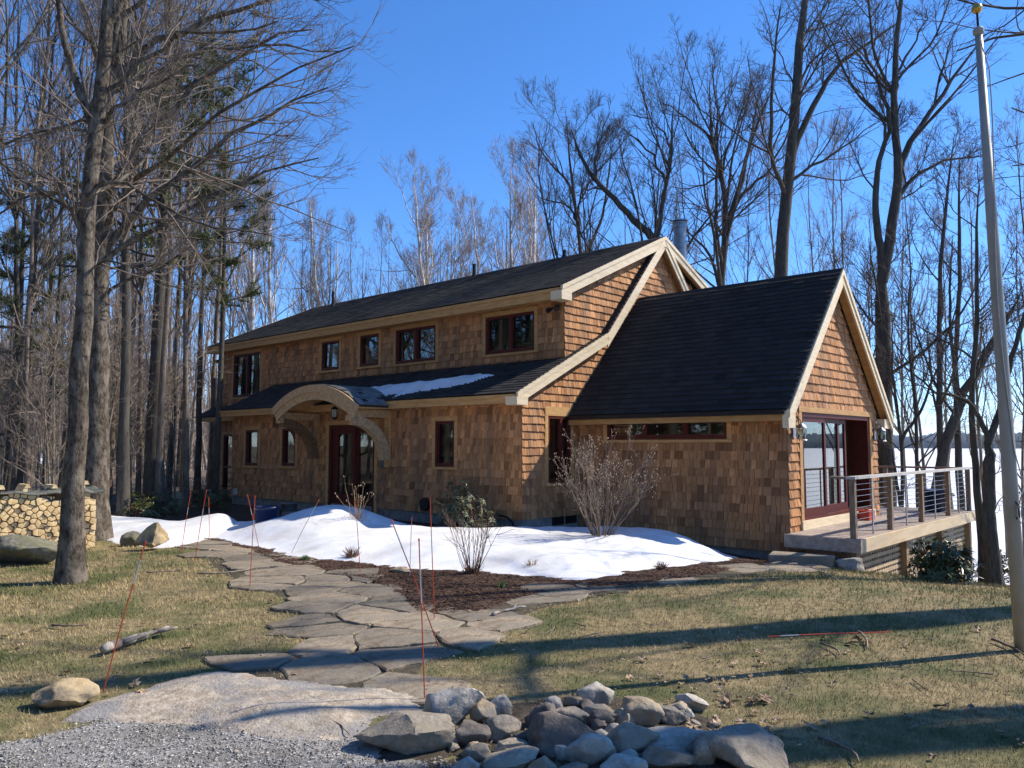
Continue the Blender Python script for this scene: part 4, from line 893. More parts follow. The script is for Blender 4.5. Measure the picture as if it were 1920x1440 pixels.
def boulder(x0, yt, yb, x1, m, words, seed, ang=.5, depth=.8, name='boulder', sink=.6, sub=4, taper=0, rough_=.2):
    xc = (x0 + x1) / 2; gx_, gy_, gz = G(xc, yb - 3); ds = math.hypot(gx_, gy_); sc_ = ds / 1494; sx = (x1 - x0) / 2 * sc_; sz = (yb - yt) * sc_ * .62
    o = put(name, rock_mesh(sx, sx * depth, sz, seed, ang, sub, rough_, taper), m); o.location = (gx_, gy_ + sx * depth * .5, gz + sz * sink); ROCKXY.append((gx_, gy_ + sx * depth * .5, sx)); return tag(o, words, 'rock')
boulder(-45, 1014, 1062, 100, MOSSY, 'mossy grey boulder in front of the firewood stack', 31, .6)
boulder(92, 1026, 1050, 120, ROCKS[0], 'small grey stone between mossy boulder and tree trunk', 32, .4)
boulder(250, 988, 1036, 306, TANROCK, 'pointed yellow-tan rock at the edge of the snow', 37, .9, .7, taper=.5)
boulder(222, 1003, 1028, 262, MOSSY, 'dark mossy stone beside the pointed tan rock', 34, .4)
boulder(46, 1286, 1334, 156, TANROCK, 'tan boulder on the lawn by the gravel drive', 35, .5)
sx_, sy_, sz_ = G(1513, 1062); r5 = random.Random(4); m = MB(); hl, hd, hh = .48, .19, .17
m.hexa([(a * hl + r5.uniform(-.03, .03), b * hd + r5.uniform(-.02, .02), c + r5.uniform(-.012, .012)) for c in (-.08, hh) for a, b in ((-1, -1), (1, -1), (1, 1), (-1, 1))]); so_ = m.build('stone_step', ROCKS[0]); so_.location = (sx_, sy_ + .22, sz_); so_.rotation_euler = (0, 0, HROT + .32)
bv = so_.modifiers.new('worn_edges', 'BEVEL'); bv.width = .018; bv.segments = 2; tag(so_, 'long flat stone step in front of the deck', 'step')
boulder(1575, 1046, 1072, 1632, ROCKS[2], 'pale sloping rock at the foot of the lattice', 38, .5)
boulder(728, 1066, 1080, 772, ROCKS[1], 'orange-tan stone set at the edge of the path', 40, .3, .6)
# the granite ledge at the foot of the path
lp = rough(LEDGEP, .05, 5, 12)
lo2 = sheet('granite_ledge', lp, .0, LEDGE, .04, hfun=lambda X, Y, d: np.where(d > 0, .012 + .04 * smooth01(d / .3) + .04 * vnoise(X * .8, Y * 2.2, 21, 6, 1.6) + .012 * np.abs(vnoise(X * .6 + Y * .5, Y * 2.2 - X, 9, 3, 3.5)) , 0))
tag(lo2, 'wide pale granite ledge between the gravel drive and the path', 'rock')

# ------------------------------------------------------------------ firewood
wd_ = np.array([B[0], B[1]]); wn_ = np.array([B[1], -B[0]])                   # the stack runs parallel to the house's end
w1 = np.array(G(176, 1026)[:2]); WL, WH = 2.25, 1.02; wr_ = random.Random(3); ws = []
for _ in range(6000):
    q = (wr_.uniform(0, WL), wr_.uniform(0, WH))
    if all((q[0] - s_[0]) ** 2 + (q[1] - s_[1]) ** 2 > (.069 * s_[2]) ** 2 for s_ in ws): ws.append((*q, wr_.uniform(.75, 1.25)))
nlog = 0
for s_, c in zip(ws, voronoi((-.02, WL + .02, .01, WH + .03), [s_[:2] for s_ in ws])):
    if len(c) < 3: continue
    if s_[1] > WH - .1 + .08 * math.sin(s_[0] * 7) + max(0, .1 - s_[0]) * -2: continue
    c = shrink(c, .010); c = [p for k, p in enumerate(c) if math.hypot(p[0] - c[k - 1][0], p[1] - c[k - 1][1]) > .012]
    if len(c) < 3: continue
    cu, cv = np.mean([p[0] for p in c]), np.mean([p[1] for p in c]); L = wr_.uniform(.36, .42); pro = wr_.uniform(-.035, .035)
    m = MB(); n = len(c); i0 = 0
    f2 = lambda a, b, d_: (-(a - cu) * wd_[0] + wn_[0] * (d_), -(a - cu) * wd_[1] + wn_[1] * (d_), b - cv)
    m.prism(c, f2, -L, pro)
    p = w1 - wd_ * cu; o = m.build('firewood_log', WOODEND); o.location = (p[0], p[1], cv + float(ground(p[0], p[1])) - .01); nlog += 1
    tag(o, 'split pale firewood log in the stack behind the mossy boulder', 'log', 'firewood logs in the stack')
nU, nV = 70, 18; uu = np.linspace(-.12, WL + .13, nU); vv_ = np.linspace(-.54, .05, nV); UU, VV = np.meshgrid(uu, vv_)
zz = WH - .03 + .07 * vnoise(UU * 2.2, VV * 3.1, 4, 3, 1.0) + .035 * vnoise(UU * 6, VV * 6, 5, 3, 1.0) - np.maximum(0, VV) * (1.1 + .5 * vnoise(UU * 5, VV, 8, 2, 1.0)) - np.maximum(0, -.44 - VV) * 1.2
PX_ = w1[0] - wd_[0] * UU + wn_[0] * VV; PY_ = w1[1] - wd_[1] * UU + wn_[1] * VV; k = (np.arange(nV - 1)[:, None] * nU + np.arange(nU - 1)[None]).ravel()
o = put('tarp', np_mesh('tarp', np.stack([PX_, PY_, zz], -1).reshape(-1, 3), np.stack([k, k + 1, k + 1 + nU, k + nU], 1)), TARP, smooth=True); tag(o, 'crumpled dark green camouflage tarp over the firewood stack', 'tarp')
sm = o.modifiers.new('thickness', 'SOLIDIFY'); sm.thickness = .006
for k in range(5):
    u = .15 + k * .42 + wr_.uniform(-.08, .08); p = w1 - wd_ * u + wn_ * -.2; m = MB(); m.prism([(-.045, 0), (.05, .0), (.02, .052), (-.02, .06)], lambda a, b, d_: (-a * wd_[0] + wn_[0] * d_, -a * wd_[1] + wn_[1] * d_, b), -.2, .2)
    o = m.build('firewood_log', WOODEND); o.location = (p[0], p[1], WH + .0 + .03 * math.sin(u * 9)); tag(o, 'loose firewood log lying on top of the tarp', 'log', 'firewood logs weighing down the tarp')

# ------------------------------------------------------------------ trees
def nrm(v): return v / (np.linalg.norm(v, axis=-1, keepdims=True) + 1e-9)
def tubes(paths, rads, k):
    """paths (N,n,3), rads (N,n) -> verts, quads"""
    N, n, _ = paths.shape
    T = nrm(np.gradient(paths, axis=1)); av = nrm(paths[:, -1] - paths[:, 0])
    ref = np.where(np.abs(av[:, 2:3]) < .9, np.array([[0, 0, 1.]]), np.array([[1., 0, 0]])); ref = nrm(np.cross(av, ref))[:, None]
    U = nrm(ref - T * (ref * T).sum(-1, keepdims=True)); W_ = np.cross(T, U)
    a = np.arange(k) * 2 * np.pi / k
    V = paths[:, :, None] + rads[:, :, None, None] * (U[:, :, None] * np.cos(a)[None, None, :, None] + W_[:, :, None] * np.sin(a)[None, None, :, None])
    idx = np.arange(N * n * k).reshape(N, n, k); j = np.roll(np.arange(k), -1)
    F = np.stack([idx[:, :-1], idx[:, :-1][:, :, j], idx[:, 1:][:, :, j], idx[:, 1:]], -1).reshape(-1, 4)
    return V.reshape(-1, 3), F
def grow(r, P, D, L, nseg, wander, trop):
    pts = [P]; D = nrm(D)
    for i in range(nseg):
        D = nrm(D + r.normal(size=D.shape) * wander + np.array([0, 0, 1.]) * (trop[:, None] if isinstance(trop, np.ndarray) else trop))
        P = P + D * (L / nseg)[:, None]; pts.append(P)
    return np.stack(pts, 1)
def spawn(r, paths, rads, cnt, t0, t1, ang, lenf, rr, nseg, wander, trop, rmin, plane=0, lmin=.1):
    """children along each parent path"""
    N, n, _ = paths.shape; cnt = np.broadcast_to(cnt, (N,)); pi = np.repeat(np.arange(N), cnt)
    M = len(pi); t = t0 + (t1 - t0) * r.random(M) ** .85; x = t * (n - 1); i = np.clip(x.astype(int), 0, n - 2); f = (x - i)[:, None]
    P = paths[pi, i] * (1 - f) + paths[pi, i + 1] * f; T = nrm(paths[pi, i + 1] - paths[pi, i]); R_ = rads[pi, i] * (1 - f[:, 0]) + rads[pi, i + 1] * f[:, 0]
    q = r.normal(size=(M, 3)); q[:, 2] *= (1 - plane); side = nrm(q - T * (q * T).sum(-1, keepdims=True))
    th = r.uniform(ang[0], ang[1], M)[:, None]; D = T * np.cos(th) + side * np.sin(th)
    plen = np.linalg.norm(np.diff(paths, axis=1), axis=-1).sum(1)[pi]
    L = np.maximum(lenf * plen * (1.2 - t) ** .8 * r.uniform(.55, 1.35, M), lmin)
    r0 = np.maximum(np.minimum(R_ * rr, L * .0135), rmin)
    p = grow(r, P, D, L, nseg, wander, trop); rd = r0[:, None] * np.linspace(1, .28, nseg + 1)[None]; rd = np.maximum(rd, rmin * .6)
    return p, rd
def resample(p, n):
    p = np.array(p, float); d = np.r_[0, np.cumsum(np.linalg.norm(np.diff(p, axis=0), axis=1))]; s = np.linspace(0, d[-1], n)
    q = np.stack([np.interp(s, d, p[:, k]) for k in range(3)], 1)
    for _ in range(2): q[1:-1] = q[1:-1] * .5 + (q[:-2] + q[2:]) * .25
    return q
def make_tree(seed, stems, nlimb=14, limb=(.5, 1.0), limb_len=.38, nb=7, nt=6, nf=3, crown0=.35, up=.10, wander=.11, twig=.0035, limbs=(), kb=10, droop=0, dens=1.0):
    """stems: list of (points, r0, r1).  returns trunk mesh data and crown mesh data"""
    r = np.random.default_rng(seed); tv, tf, cv_, cf = [], [], [], []; nv = [0, 0]
    def add_(lst, w, V, F): lst[0].append(V); lst[1].append(F + nv[w]); nv[w] += len(V)
    L1p, L1r = [], []; main = None
    def snap(pts):
        p = np.array(pts[0]); i = int(np.argmin(np.linalg.norm(main - p, axis=1))); return [tuple(main[max(i - 1, 0)]), tuple(main[i] * .5 + p * .5)] + list(pts[1:])
    for pts, r0, r1 in stems:
        if main is not None and pts[0][2] > .5: pts = snap(pts)
        q = resample(pts, 18); q[2:-1] += r.normal(size=q[2:-1].shape) * r0 * .10; s = np.linspace(0, 1, 18)
        rad = r0 + (r1 - r0) * s ** .9; main = q if main is None else np.concatenate([main, q]); rad[-3:] *= np.array([.9, .6, .25])
        if pts[0][2] < .3 : rad = rad * (1 + (.55 if kb > 8 else .3) * np.exp(-s * (22 if kb > 8 else 45)))
        V, F = tubes(q[None], rad[None], kb); add_((tv, tf), 0, V, F)
        Ls = float(np.linalg.norm(np.diff(q, axis=0), axis=1).sum()); L_0 = Ls if len(L1p) == 0 else L_0
        p, rd = spawn(r, q[None], rad[None], max(3, int(round(nlimb * min(1.2, Ls / L_0)))), crown0, .99, limb, limb_len, .55, 9, wander, up, .012, lmin=.5); L1p.append(p); L1r.append(rd)
        # leader twigs at the very top
    for pts, r0, r1 in limbs:
        q = resample(snap(pts), 10); q[1:] += r.normal(size=q[1:].shape) * .04; L1p.append(q[None]); L1r.append(np.linspace(r0, r1, 10)[None])
    L1p, L1r = np.concatenate(L1p), np.concatenate(L1r) if len({x.shape[1] for x in L1p}) == 1 else (None, None)
    V, F = tubes(L1p, L1r, 6); add_((tv, tf), 0, V, F)
    p2, r2 = spawn(r, L1p, L1r, int(nb * dens), .12, .99, (.4, .95), .58, .6, 7, wander * 1.2, up * .8 - droop, .006, .25, lmin=.45); V, F = tubes(p2, r2, 4); add_((cv_, cf), 1, V, F)
    p3, r3 = spawn(r, p2, r2, nt, .12, 1.0, (.4, .95), .56, .65, 4, wander * 1.4, up * .6 - droop, twig * 1.25, .2, lmin=.28); V, F = tubes(p3, r3, 3); add_((cv_, cf), 1, V, F)
    if nf:
        p4, r4 = spawn(r, p3, r3, nf, .25, 1.0, (.35, .9), .5, .75, 2, wander * 1.5, up * .5 - droop, twig, .2, lmin=.16); V, F = tubes(p4, r4, 3); add_((cv_, cf), 1, V, F)
    return (np.concatenate(tv), np.concatenate(tf)), (np.concatenate(cv_), np.concatenate(cf))
def tree_objects(name, data, bark, twigm, label, group=None, loc=(0, 0, 0), cat='tree'):
    t = thing(name, label, cat, loc, 0, group); (tv, tf), (cv_, cf) = data
    put('trunk', np_mesh('trunk', tv, tf), bark, t, True); put('crown', np_mesh('crown', cv_, cf), twigm, t, False)
    return t
def up_px(px, py, Y):
    c, s = math.cos(PITCH), math.sin(PITCH); u = -(py - 720); r_ = np.array([px - 960, FPX * c - u * s, FPX * s + u * c]); p = r_ * (Y / r_[1]); p[2] += EYE; return p
def photo_tree(name, label, seed, stems, Y, bark, twigm, base=None, limbs=(), group=None, **kw):
    """a tree whose stems follow what the photograph shows, standing at distance Y"""
    st = []; b0 = None
    for k, (pp_, r0, r1) in enumerate(stems):
        P = [up_px(a, b, Y + (c[0] if c else 0)) for a, b, *c in pp_]
        if k == 0:
            gz = float(ground(P[0][0], P[0][1])); foot = P[0].copy(); foot[2] = gz - .1
            if P[0][2] > gz + .25: P = [foot] + P
            else: P[0][2] = gz - .1
            b0 = np.array([P[0][0], P[0][1], gz])
        st.append(([p - b0 for p in P], r0, r1))
    lm = [([up_px(a, b, Y + (c[0] if c else 0)) - b0 for a, b, *c in pp_], r0, r1) for pp_, r0, r1 in limbs]
    return tree_objects(name, make_tree(seed, st, limbs=lm, **kw), bark, twigm, label, group, tuple(b0))
# two big maples at the left
photo_tree('maple_tree', 'tall bare maple with sunlit grey bark in front of the firewood', 5, [
    ([(132, 1094), (140, 900), (149, 700), (158, 540), (166, 400), (178, 260), (190, 140), (205, 10), (222, -140), (235, -300), (240, -520)], .135, .05), ([(172, 250), (150, 180), (128, 110), (112, 40), (104, -80), (90, -240)], .06, .02), ([(198, 60), (225, 20), (245, -60), (262, -180)], .05, .02)], 10.05, BARKMAPLE, TWIGMAPLE,
    limbs=[([(166, 400), (110, 370), (60, 352), (0, 300), (-70, 250)], .035, .01), ([(172, 330), (240, 345), (300, 390), (390, 430), (500, 440)], .032, .008), ([(178, 250), (230, 200), (300, 150), (380, 120)], .035, .01), ([(160, 380), (90, 330), (40, 290), (-20, 300)], .03, .01), ([(186, 160), (240, 130), (330, 60), (430, 60), (520, 55)], .035, .01), ([(182, 200), (130, 230), (60, 270), (-10, 262)], .03, .01), ([(160, 470), (230, 480), (300, 520), (380, 560)], .022, .006)],
    nlimb=5, crown0=.42, nb=9, nt=7, nf=3, limb_len=.22, up=.06, twig=.0028)
photo_tree('maple_tree', 'broad bare maple behind the first with limbs sweeping towards the house', 6, [
    ([(174, 1012), (177, 850), (182, 650), (188, 480), (196, 330), (207, 180), (222, 20), (235, -140), (245, -330)], .235, .08), ([(205, 200), (228, 100), (232, 0), (240, -150)], .10, .04)], 14.6, BARKMAPLE, TWIGMAPLE,
    limbs=[([(205, 430), (280, 370), (360, 310), (470, 225), (610, 160)], .085, .015), ([(205, 330), (260, 270), (340, 180), (430, 105), (590, 40)], .08, .015), ([(200, 480), (270, 445), (360, 395), (480, 320), (600, 290)], .06, .012), ([(218, 120), (300, 60), (430, 20), (560, -20), (660, -60)], .07, .015), ([(190, 400), (130, 355), (60, 360), (-20, 410)], .06, .012), ([(198, 260), (130, 240), (50, 250), (-40, 300)], .05, .012), ([(200, 400), (300, 300, -2), (420, 200, -3), (560, 120, -3), (660, 90, -3)], .06, .01), ([(205, 300), (300, 250, 2), (420, 240, 3), (560, 260, 4)], .05, .01), ([(215, 160), (290, 130), (400, 90), (520, 80), (640, 100)], .05, .01), ([(196, 540), (260, 530), (340, 470), (450, 430)], .04, .01)],
    nlimb=9, crown0=.45, nb=11, nt=8, nf=3, limb_len=.34, up=.08, twig=.0034)
# trees on the lake shore behind and beside the wing
photo_tree('oak_tree', 'tall dark forked oak on the shore right of the wing gable', 21, [
    ([(1664, 960), (1660, 800), (1654, 640), (1655, 490)], .27, .2), ([(1656, 500), (1642, 420), (1641, 360), (1646, 300), (1668, 248), (1690, 190)], .13, .05), ([(1656, 500), (1672, 440), (1681, 380), (1687, 300), (1676, 225), (1677, 117), (1690, 0), (1700, -120)], .17, .04)], 23, BARKDARK, TWIGDARK,
    limbs=[([(1688, 292), (1715, 250), (1742, 218), (1775, 165), (1812, 117), (1850, 60)], .11, .02), ([(1682, 370), (1697, 345), (1720, 325), (1752, 308), (1800, 295), (1845, 290)], .09, .015), ([(1674, 225), (1655, 180), (1630, 110), (1590, 60)], .07, .015), ([(1676, 150), (1710, 90), (1740, 20)], .06, .012), ([(1668, 248), (1630, 190), (1570, 140)], .05, .01)],
    nlimb=9, crown0=.35, nb=9, nt=7, nf=3, limb_len=.5, up=.1, wander=.09, twig=.005)
photo_tree('oak_tree', 'tall dark oak rising straight behind the wing roof', 22, [
    ([(1462, 700), (1464, 513), (1478, 350), (1484, 272), (1489, 155), (1497, 78), (1511, 0), (1525, -120)], .33, .10), ([(1489, 272), (1510, 225), (1532, 183), (1572, 117), (1641, 74), (1700, 30)], .15, .03)], 26, BARKDARK, TWIGDARK,
    limbs=[([(1484, 325), (1525, 305), (1570, 290), (1640, 230)], .07, .015), ([(1482, 200), (1450, 200), (1400, 235)], .05, .012), ([(1497, 140), (1540, 90), (1580, 70), (1640, 60)], .06, .012), ([(1500, 60), (1540, 20), (1570, -40)], .06, .012), ([(1478, 350), (1440, 320), (1415, 270)], .05, .01), ([(1490, 180), (1455, 80), (1430, 70)], .04, .01)],
    nlimb=11, crown0=.42, nb=9, nt=7, nf=3, limb_len=.3, up=.08, wander=.09, twig=.005)
photo_tree('oak_tree', 'crooked dark oak with two stems behind the stove pipe', 23, [
    ([(1350, 640), (1351, 532), (1360, 469), (1369, 412), (1356, 356), (1350, 300), (1334, 255), (1326, 210), (1330, 150)], .26, .05), ([(1370, 405), (1385, 360), (1396, 325), (1402, 277), (1425, 220), (1450, 160)], .13, .03)], 28, BARKDARK, TWIGDARK,
    limbs=[([(1384, 375), (1420, 340), (1450, 310), (1480, 280)], .08, .015), ([(1334, 255), (1300, 230), (1270, 210), (1240, 190)], .07, .015), ([(1352, 330), (1330, 345), (1290, 355), (1260, 350)], .06, .012), ([(1334, 255), (1360, 200), (1380, 150)], .06, .012), ([(1350, 300), (1390, 220), (1410, 150)], .06, .012), ([(1354, 520), (1330, 470), (1290, 430), (1240, 405)], .08, .015)],
    nlimb=10, crown0=.45, nb=9, nt=7, nf=3, limb_len=.45, up=.1, wander=.09, twig=.005)
photo_tree('oak_tree', 'dark oak with a low arching limb just left of the stove pipe', 24, [
    ([(1222, 560), (1227, 444), (1246, 375), (1249, 337), (1262, 292), (1259, 225), (1265, 180)], .19, .04), ([(1222, 450), (1200, 425), (1176, 405), (1157, 375), (1124, 349), (1090, 300), (1070, 240)], .15, .04)], 27, BARKDARK, TWIGDARK,
    limbs=[([(1247, 345), (1232, 305), (1205, 270), (1170, 240)], .07, .015), ([(1140, 355), (1110, 350), (1080, 365)], .05, .012), ([(1259, 260), (1220, 220), (1190, 215)], .05, .012), ([(1110, 335), (1120, 280), (1140, 210)], .06, .012)],
    nlimb=10, crown0=.38, nb=9, nt=7, nf=3, limb_len=.45, up=.12, wander=.09, twig=.005)
photo_tree('oak_tree', 'slender dark tree with a wide fan of branches above the main ridge', 25, [
    ([(1094, 560), (1092, 472), (1079, 386), (1067, 337), (1070, 270), (1060, 205)], .16, .03), ([(1105, 480), (1130, 410), (1140, 340), (1150, 260)], .08, .02)], 29, BARKDARK, TWIGDARK,
    limbs=[([(1079, 395), (1040, 380), (1005, 365)], .06, .012), ([(1070, 345), (1040, 320), (1010, 280), (1000, 230)], .06, .012), ([(1085, 385), (1110, 330), (1135, 270)], .05, .01)],
    nlimb=11, crown0=.35, nb=9, nt=7, nf=3, limb_len=.48, up=.14, wander=.09, twig=.005)
photo_tree('shore_tree', 'leaning dark trunk behind the deck railing', 26, [([(1746, 965), (1762, 880), (1775, 822), (1792, 775), (1815, 718), (1866, 637), (1910, 560)], .19, .07)], 20, BARKDARK, TWIGDARK, nlimb=9, crown0=.4, nb=6, nt=6, nf=3, limb_len=.35, up=.02, twig=.005)
photo_tree('shore_tree', 'straight slim dark trunk crossing the leaning one behind the deck', 27, [([(1768, 960), (1765, 846), (1761, 701), (1761, 540), (1770, 400), (1790, 250)], .12, .03)], 21.5, BARKDARK, TWIGDARK, nlimb=14, crown0=.35, nb=6, nt=5, nf=2, limb_len=.22, up=.08, twig=.005)
photo_tree('shore_tree', 'slim dark twin-stemmed tree right of the leaning trunk', 28, [([(1803, 950), (1796, 850), (1793, 782), (1791, 661), (1801, 540), (1798, 400), (1800, 290)], .13, .03), ([(1792, 700), (1782, 640), (1780, 560), (1786, 440)], .06, .02)], 22, BARKDARK, TWIGDARK, nlimb=10, crown0=.35, nb=6, nt=5, nf=2, limb_len=.24, up=.05, twig=.005)
photo_tree('shore_tree', 'gnarled knobby trunk forking above the rhododendron beside the flagpole', 29, [([(1868, 1090), (1858, 1010), (1852, 943), (1856, 882), (1855, 818)], .125, .085), ([(1855, 825), (1840, 790), (1820, 755), (1785, 740), (1740, 735)], .05, .02), ([(1855, 825), (1872, 780), (1885, 720), (1905, 640), (1930, 560)], .06, .03)], 13.2, BARKDARK, TWIGDARK, nlimb=4, crown0=.3, nb=5, nt=4, nf=2, limb_len=.5, up=.03, wander=.16, twig=.003)
photo_tree('shore_tree', 'slender crooked trunk next to the gnarled one', 30, [([(1846, 1078), (1838, 980), (1832, 903), (1824, 822), (1818, 766), (1829, 661), (1834, 560), (1828, 460), (1836, 340)], .075, .02)], 13.6, BARKDARK, TWIGDARK, nlimb=12, crown0=.35, nb=4, nt=4, nf=2, limb_len=.25, up=.05, wander=.15, twig=.003)
photo_tree('shore_tree', 'thin young tree behind the middle of the deck railing', 31, [([(1722, 960), (1720, 862), (1716, 741), (1703, 661), (1702, 560), (1712, 480)], .075, .02)], 22, BARKDARK, TWIGDARK, nlimb=12, crown0=.35, nb=5, nt=5, nf=2, limb_len=.3, up=.06, twig=.005)
photo_tree('shore_tree', 'bent young tree beside the wing corner with a branch arching over the deck', 32, [([(1690, 955), (1693, 880), (1690, 818), (1680, 760), (1672, 690), (1674, 600)], .07, .02), ([(1690, 825), (1716, 790), (1735, 755), (1745, 715), (1757, 700), (1770, 640)], .05, .02), ([(1690, 960), (1676, 870), (1672, 840)], .06, .03)], 22, BARKDARK, TWIGDARK, nlimb=6, crown0=.3, nb=5, nt=5, nf=2, limb_len=.4, up=.03, twig=.005)

# prototypes for the woods
def straight(seed, h, r0, lean=.03, bend=.25):
    r = random.Random(seed); p = [(0, 0, -.15)]; x = y = 0
    for k in range(1, 9): x += r.gauss(lean, bend) * h / 40; y += r.gauss(0, bend) * h / 40; p.append((x, y, h * k / 8))
    return [(p, r0, .02)]
PROTO = []
for k, (h, r0, nl, c0, ll, up_, bark, tw) in enumerate([(19, .14, 22, .34, .32, .13, BARKBROWN, TWIG), (17, .105, 24, .30, .30, .14, BARKBROWN, TWIG), (21, .185, 22, .34, .34, .12, BARKDARK, TWIG), (15, .09, 22, .28, .28, .12, BARKBROWN, TWIG), (18, .125, 20, .40, .34, .10, BARKDARK, TWIGDARK), (16, .11, 24, .26, .28, .14, BARKBROWN, TWIG)]):
    PROTO.append((make_tree(200 + k, straight(50 + k, h, r0), nlimb=nl, crown0=c0, limb_len=ll, up=up_, nb=5, nt=5, nf=2, twig=.0055, limb=(.45, 1.0), kb=8), bark, tw))
BPROTO = [(make_tree(300 + k, straight(80 + k, h, r0, .05), nlimb=nl, crown0=.32, limb_len=.36, up=.2, nb=8, nt=6, nf=2, twig=.006, limb=(.3, .7), kb=8), BIRCH, TWIGBIRCH) for k, (h, r0, nl) in enumerate([(14.5, .2, 14), (13, .16, 13)])]
def sapling(seed):
    r = random.Random(seed); st = []
    for k in range(r.randint(1, 3)):
        h = r.uniform(3, 6.5); a = r.uniform(0, 6.28); s = r.uniform(.02, .12); st.append(([(0, 0, -.1), (math.cos(a) * s * h * .4, math.sin(a) * s * h * .4, h * .4), (math.cos(a) * s * h, math.sin(a) * s * h, h)], r.uniform(.02, .04), .006))
    return make_tree(seed, st, nlimb=12, crown0=.15, limb_len=.32, up=.05, nb=5, nt=4, nf=0, twig=.004, kb=5, limb=(.6, 1.2))
SPROTO = [(sapling(400 + k), BARK, TWIG) for k in range(4)]
MESHES = {}
def proto_meshes(tab, key):
    out = []
    for i, (data, bark, tw) in enumerate(tab):
        (tv, tf), (cv_, cf) = data; a = np_mesh('trunk', tv, tf); a.materials.append(bark); a.polygons.foreach_set('use_smooth', np.ones(len(a.polygons), bool)); b = np_mesh('crown', cv_, cf); b.materials.append(tw); out.append((a, b))
    MESHES[key] = out
proto_meshes(PROTO, 'wood'); proto_meshes(BPROTO, 'birch'); proto_meshes(SPROTO, 'sapling')
def plant_tree(key, i, x, y, s, label, group, name, rz=None, sz=1.0, tilt=0.03, z=None):
    a, b = MESHES[key][i % len(MESHES[key])]; t = thing(name, label, 'tree', (x, y, float(ground(x, y)) if z is None else z), rnd.uniform(0, 6.28) if rz is None else rz, group)
    t.rotation_euler = (rnd.uniform(-tilt, tilt), rnd.uniform(-tilt, tilt), t.rotation_euler[2]); t.scale = (s, s, s * sz) if key != 'wood' else (s * .74, s * .74, s)
    put('trunk', a, None, t); put('crown', b, None, t); return t
fr = random.Random(21); spots = []
def free(x, y, d): return all((x - a) ** 2 + (y - b) ** 2 > d * d for a, b in spots)
# individual trunks that stand out in the woods: pixel of the foot, distance
for px, Y, i, s in ((236, 18.5, 2, .95), (205, 21, 0, 1.0), (262, 23, 1, 1.05), (300, 20.5, 0, .9), (318, 25, 4, 1.0), (352, 22, 1, 1.1), (372, 26, 2, .85), (395, 28, 0, .95), (30, 22, 0, 1.0), (85, 26, 4, 1.0), (118, 30, 0, 1.05), (60, 19, 3, 1.0), (-20, 17, 2, .9), (285, 30, 1, 1.0), (335, 33, 4, 1.05), (245, 34, 0, 1.1), (-70, 24, 0, 1)):
    x = at_depth(px, Y); spots.append((x, Y)); plant_tree('wood', i, x, Y, s, 'tall slender bare hardwood in the woods left of the house', 'hardwoods in the woods', 'hardwood_tree')
n = 0
while n < 26:
    Y = fr.uniform(20, 58); px = fr.uniform(-160, 415); x = at_depth(px, Y)
    hx, hy = to_house(x, Y)
    if -16.5 < hx < 2 and -1 < hy < 12: continue
    if not free(x, Y, 1.1): continue
    spots.append((x, Y)); n += 1
    plant_tree('wood', fr.randint(0, 5), x, Y, fr.uniform(.8, 1.1), 'tall slender bare hardwood in the woods left of the house', 'hardwoods in the woods', 'hardwood_tree')
n = 0
while n < 46:
    Y = fr.uniform(17.5, 40); px = fr.uniform(-150, 400); x = at_depth(px, Y); hx, hy = to_house(x, Y)
    if -16.5 < hx < 2 and -1 < hy < 12: continue
    if px > 190 and Y < 19.5: continue
    n += 1; plant_tree('sapling', fr.randint(0, 3), x, Y, fr.uniform(.7, 1.15), 'thin bare sapling in the undergrowth of the woods', 'saplings in the undergrowth', 'sapling', tilt=.12)
# behind the house
for k in range(24):
    px = 430 + k * 28 + fr.uniform(-16, 16); Y = fr.uniform(36, 50); x = at_depth(px, Y); hgt = np.interp(px, [420, 600, 760, 1000, 1120], [15.5, 13.2, 13.0, 13.8, 13]) * fr.uniform(.88, 1.08); i = fr.randint(0, 5)
    zt = float(ground(x, Y)); h0 = (19, 17, 21, 15, 18, 16)[i]
    plant_tree('wood', i, x, Y, (hgt * Y / 42 - zt) / h0, 'bare tree rising behind the main roof ridge', 'trees behind the main roof', 'hardwood_tree')
for px, Y, i, top in ((598, 33, 0, 350), (520, 36, 1, 330), (800, 34, 0, 300), (790, 37, 1, 330), (915, 36, 0, 345), (955, 34, 1, 310), (1000, 38, 0, 290), (860, 40, 1, 400), (470, 33, 0, 300)):
    x = at_depth(px, Y); zt = float(ground(x, Y)); plant_tree('birch', i, x, Y, ((835 - top) / 1494 * Y + 1.7 - zt) / (14.5, 13)[i], 'white barked birch rising behind the main roof ridge', 'birches behind the main roof', 'birch_tree')
for px, Y, i, top in ((1180, 40, 1, 330), (1300, 42, 0, 300), (1420, 36, 4, 330), (1520, 38, 1, 270), (1555, 31, 3, 230), (1600, 34, 5, 250), (1700, 33, 1, 330), (1740, 27, 3, 300), (1850, 28, 5, 330), (1905, 25, 3, 380), (1640, 44, 4, 380), (1450, 33, 3, 200), (1880, 36, 1, 440), (1790, 37, 5, 420), (1950, 19, 3, 200)):
    x = at_depth(px, Y); zt = max(float(ground(x, Y)), LZ - .3); plant_tree('wood', i, x, Y, max(.45, ((835 - top) / 1494 * Y + 1.7 - zt) / (19, 17, 21, 15, 18, 16)[i]), 'slim bare tree on the shore behind the wing', 'slim trees along the shore', 'hardwood_tree', z=zt)
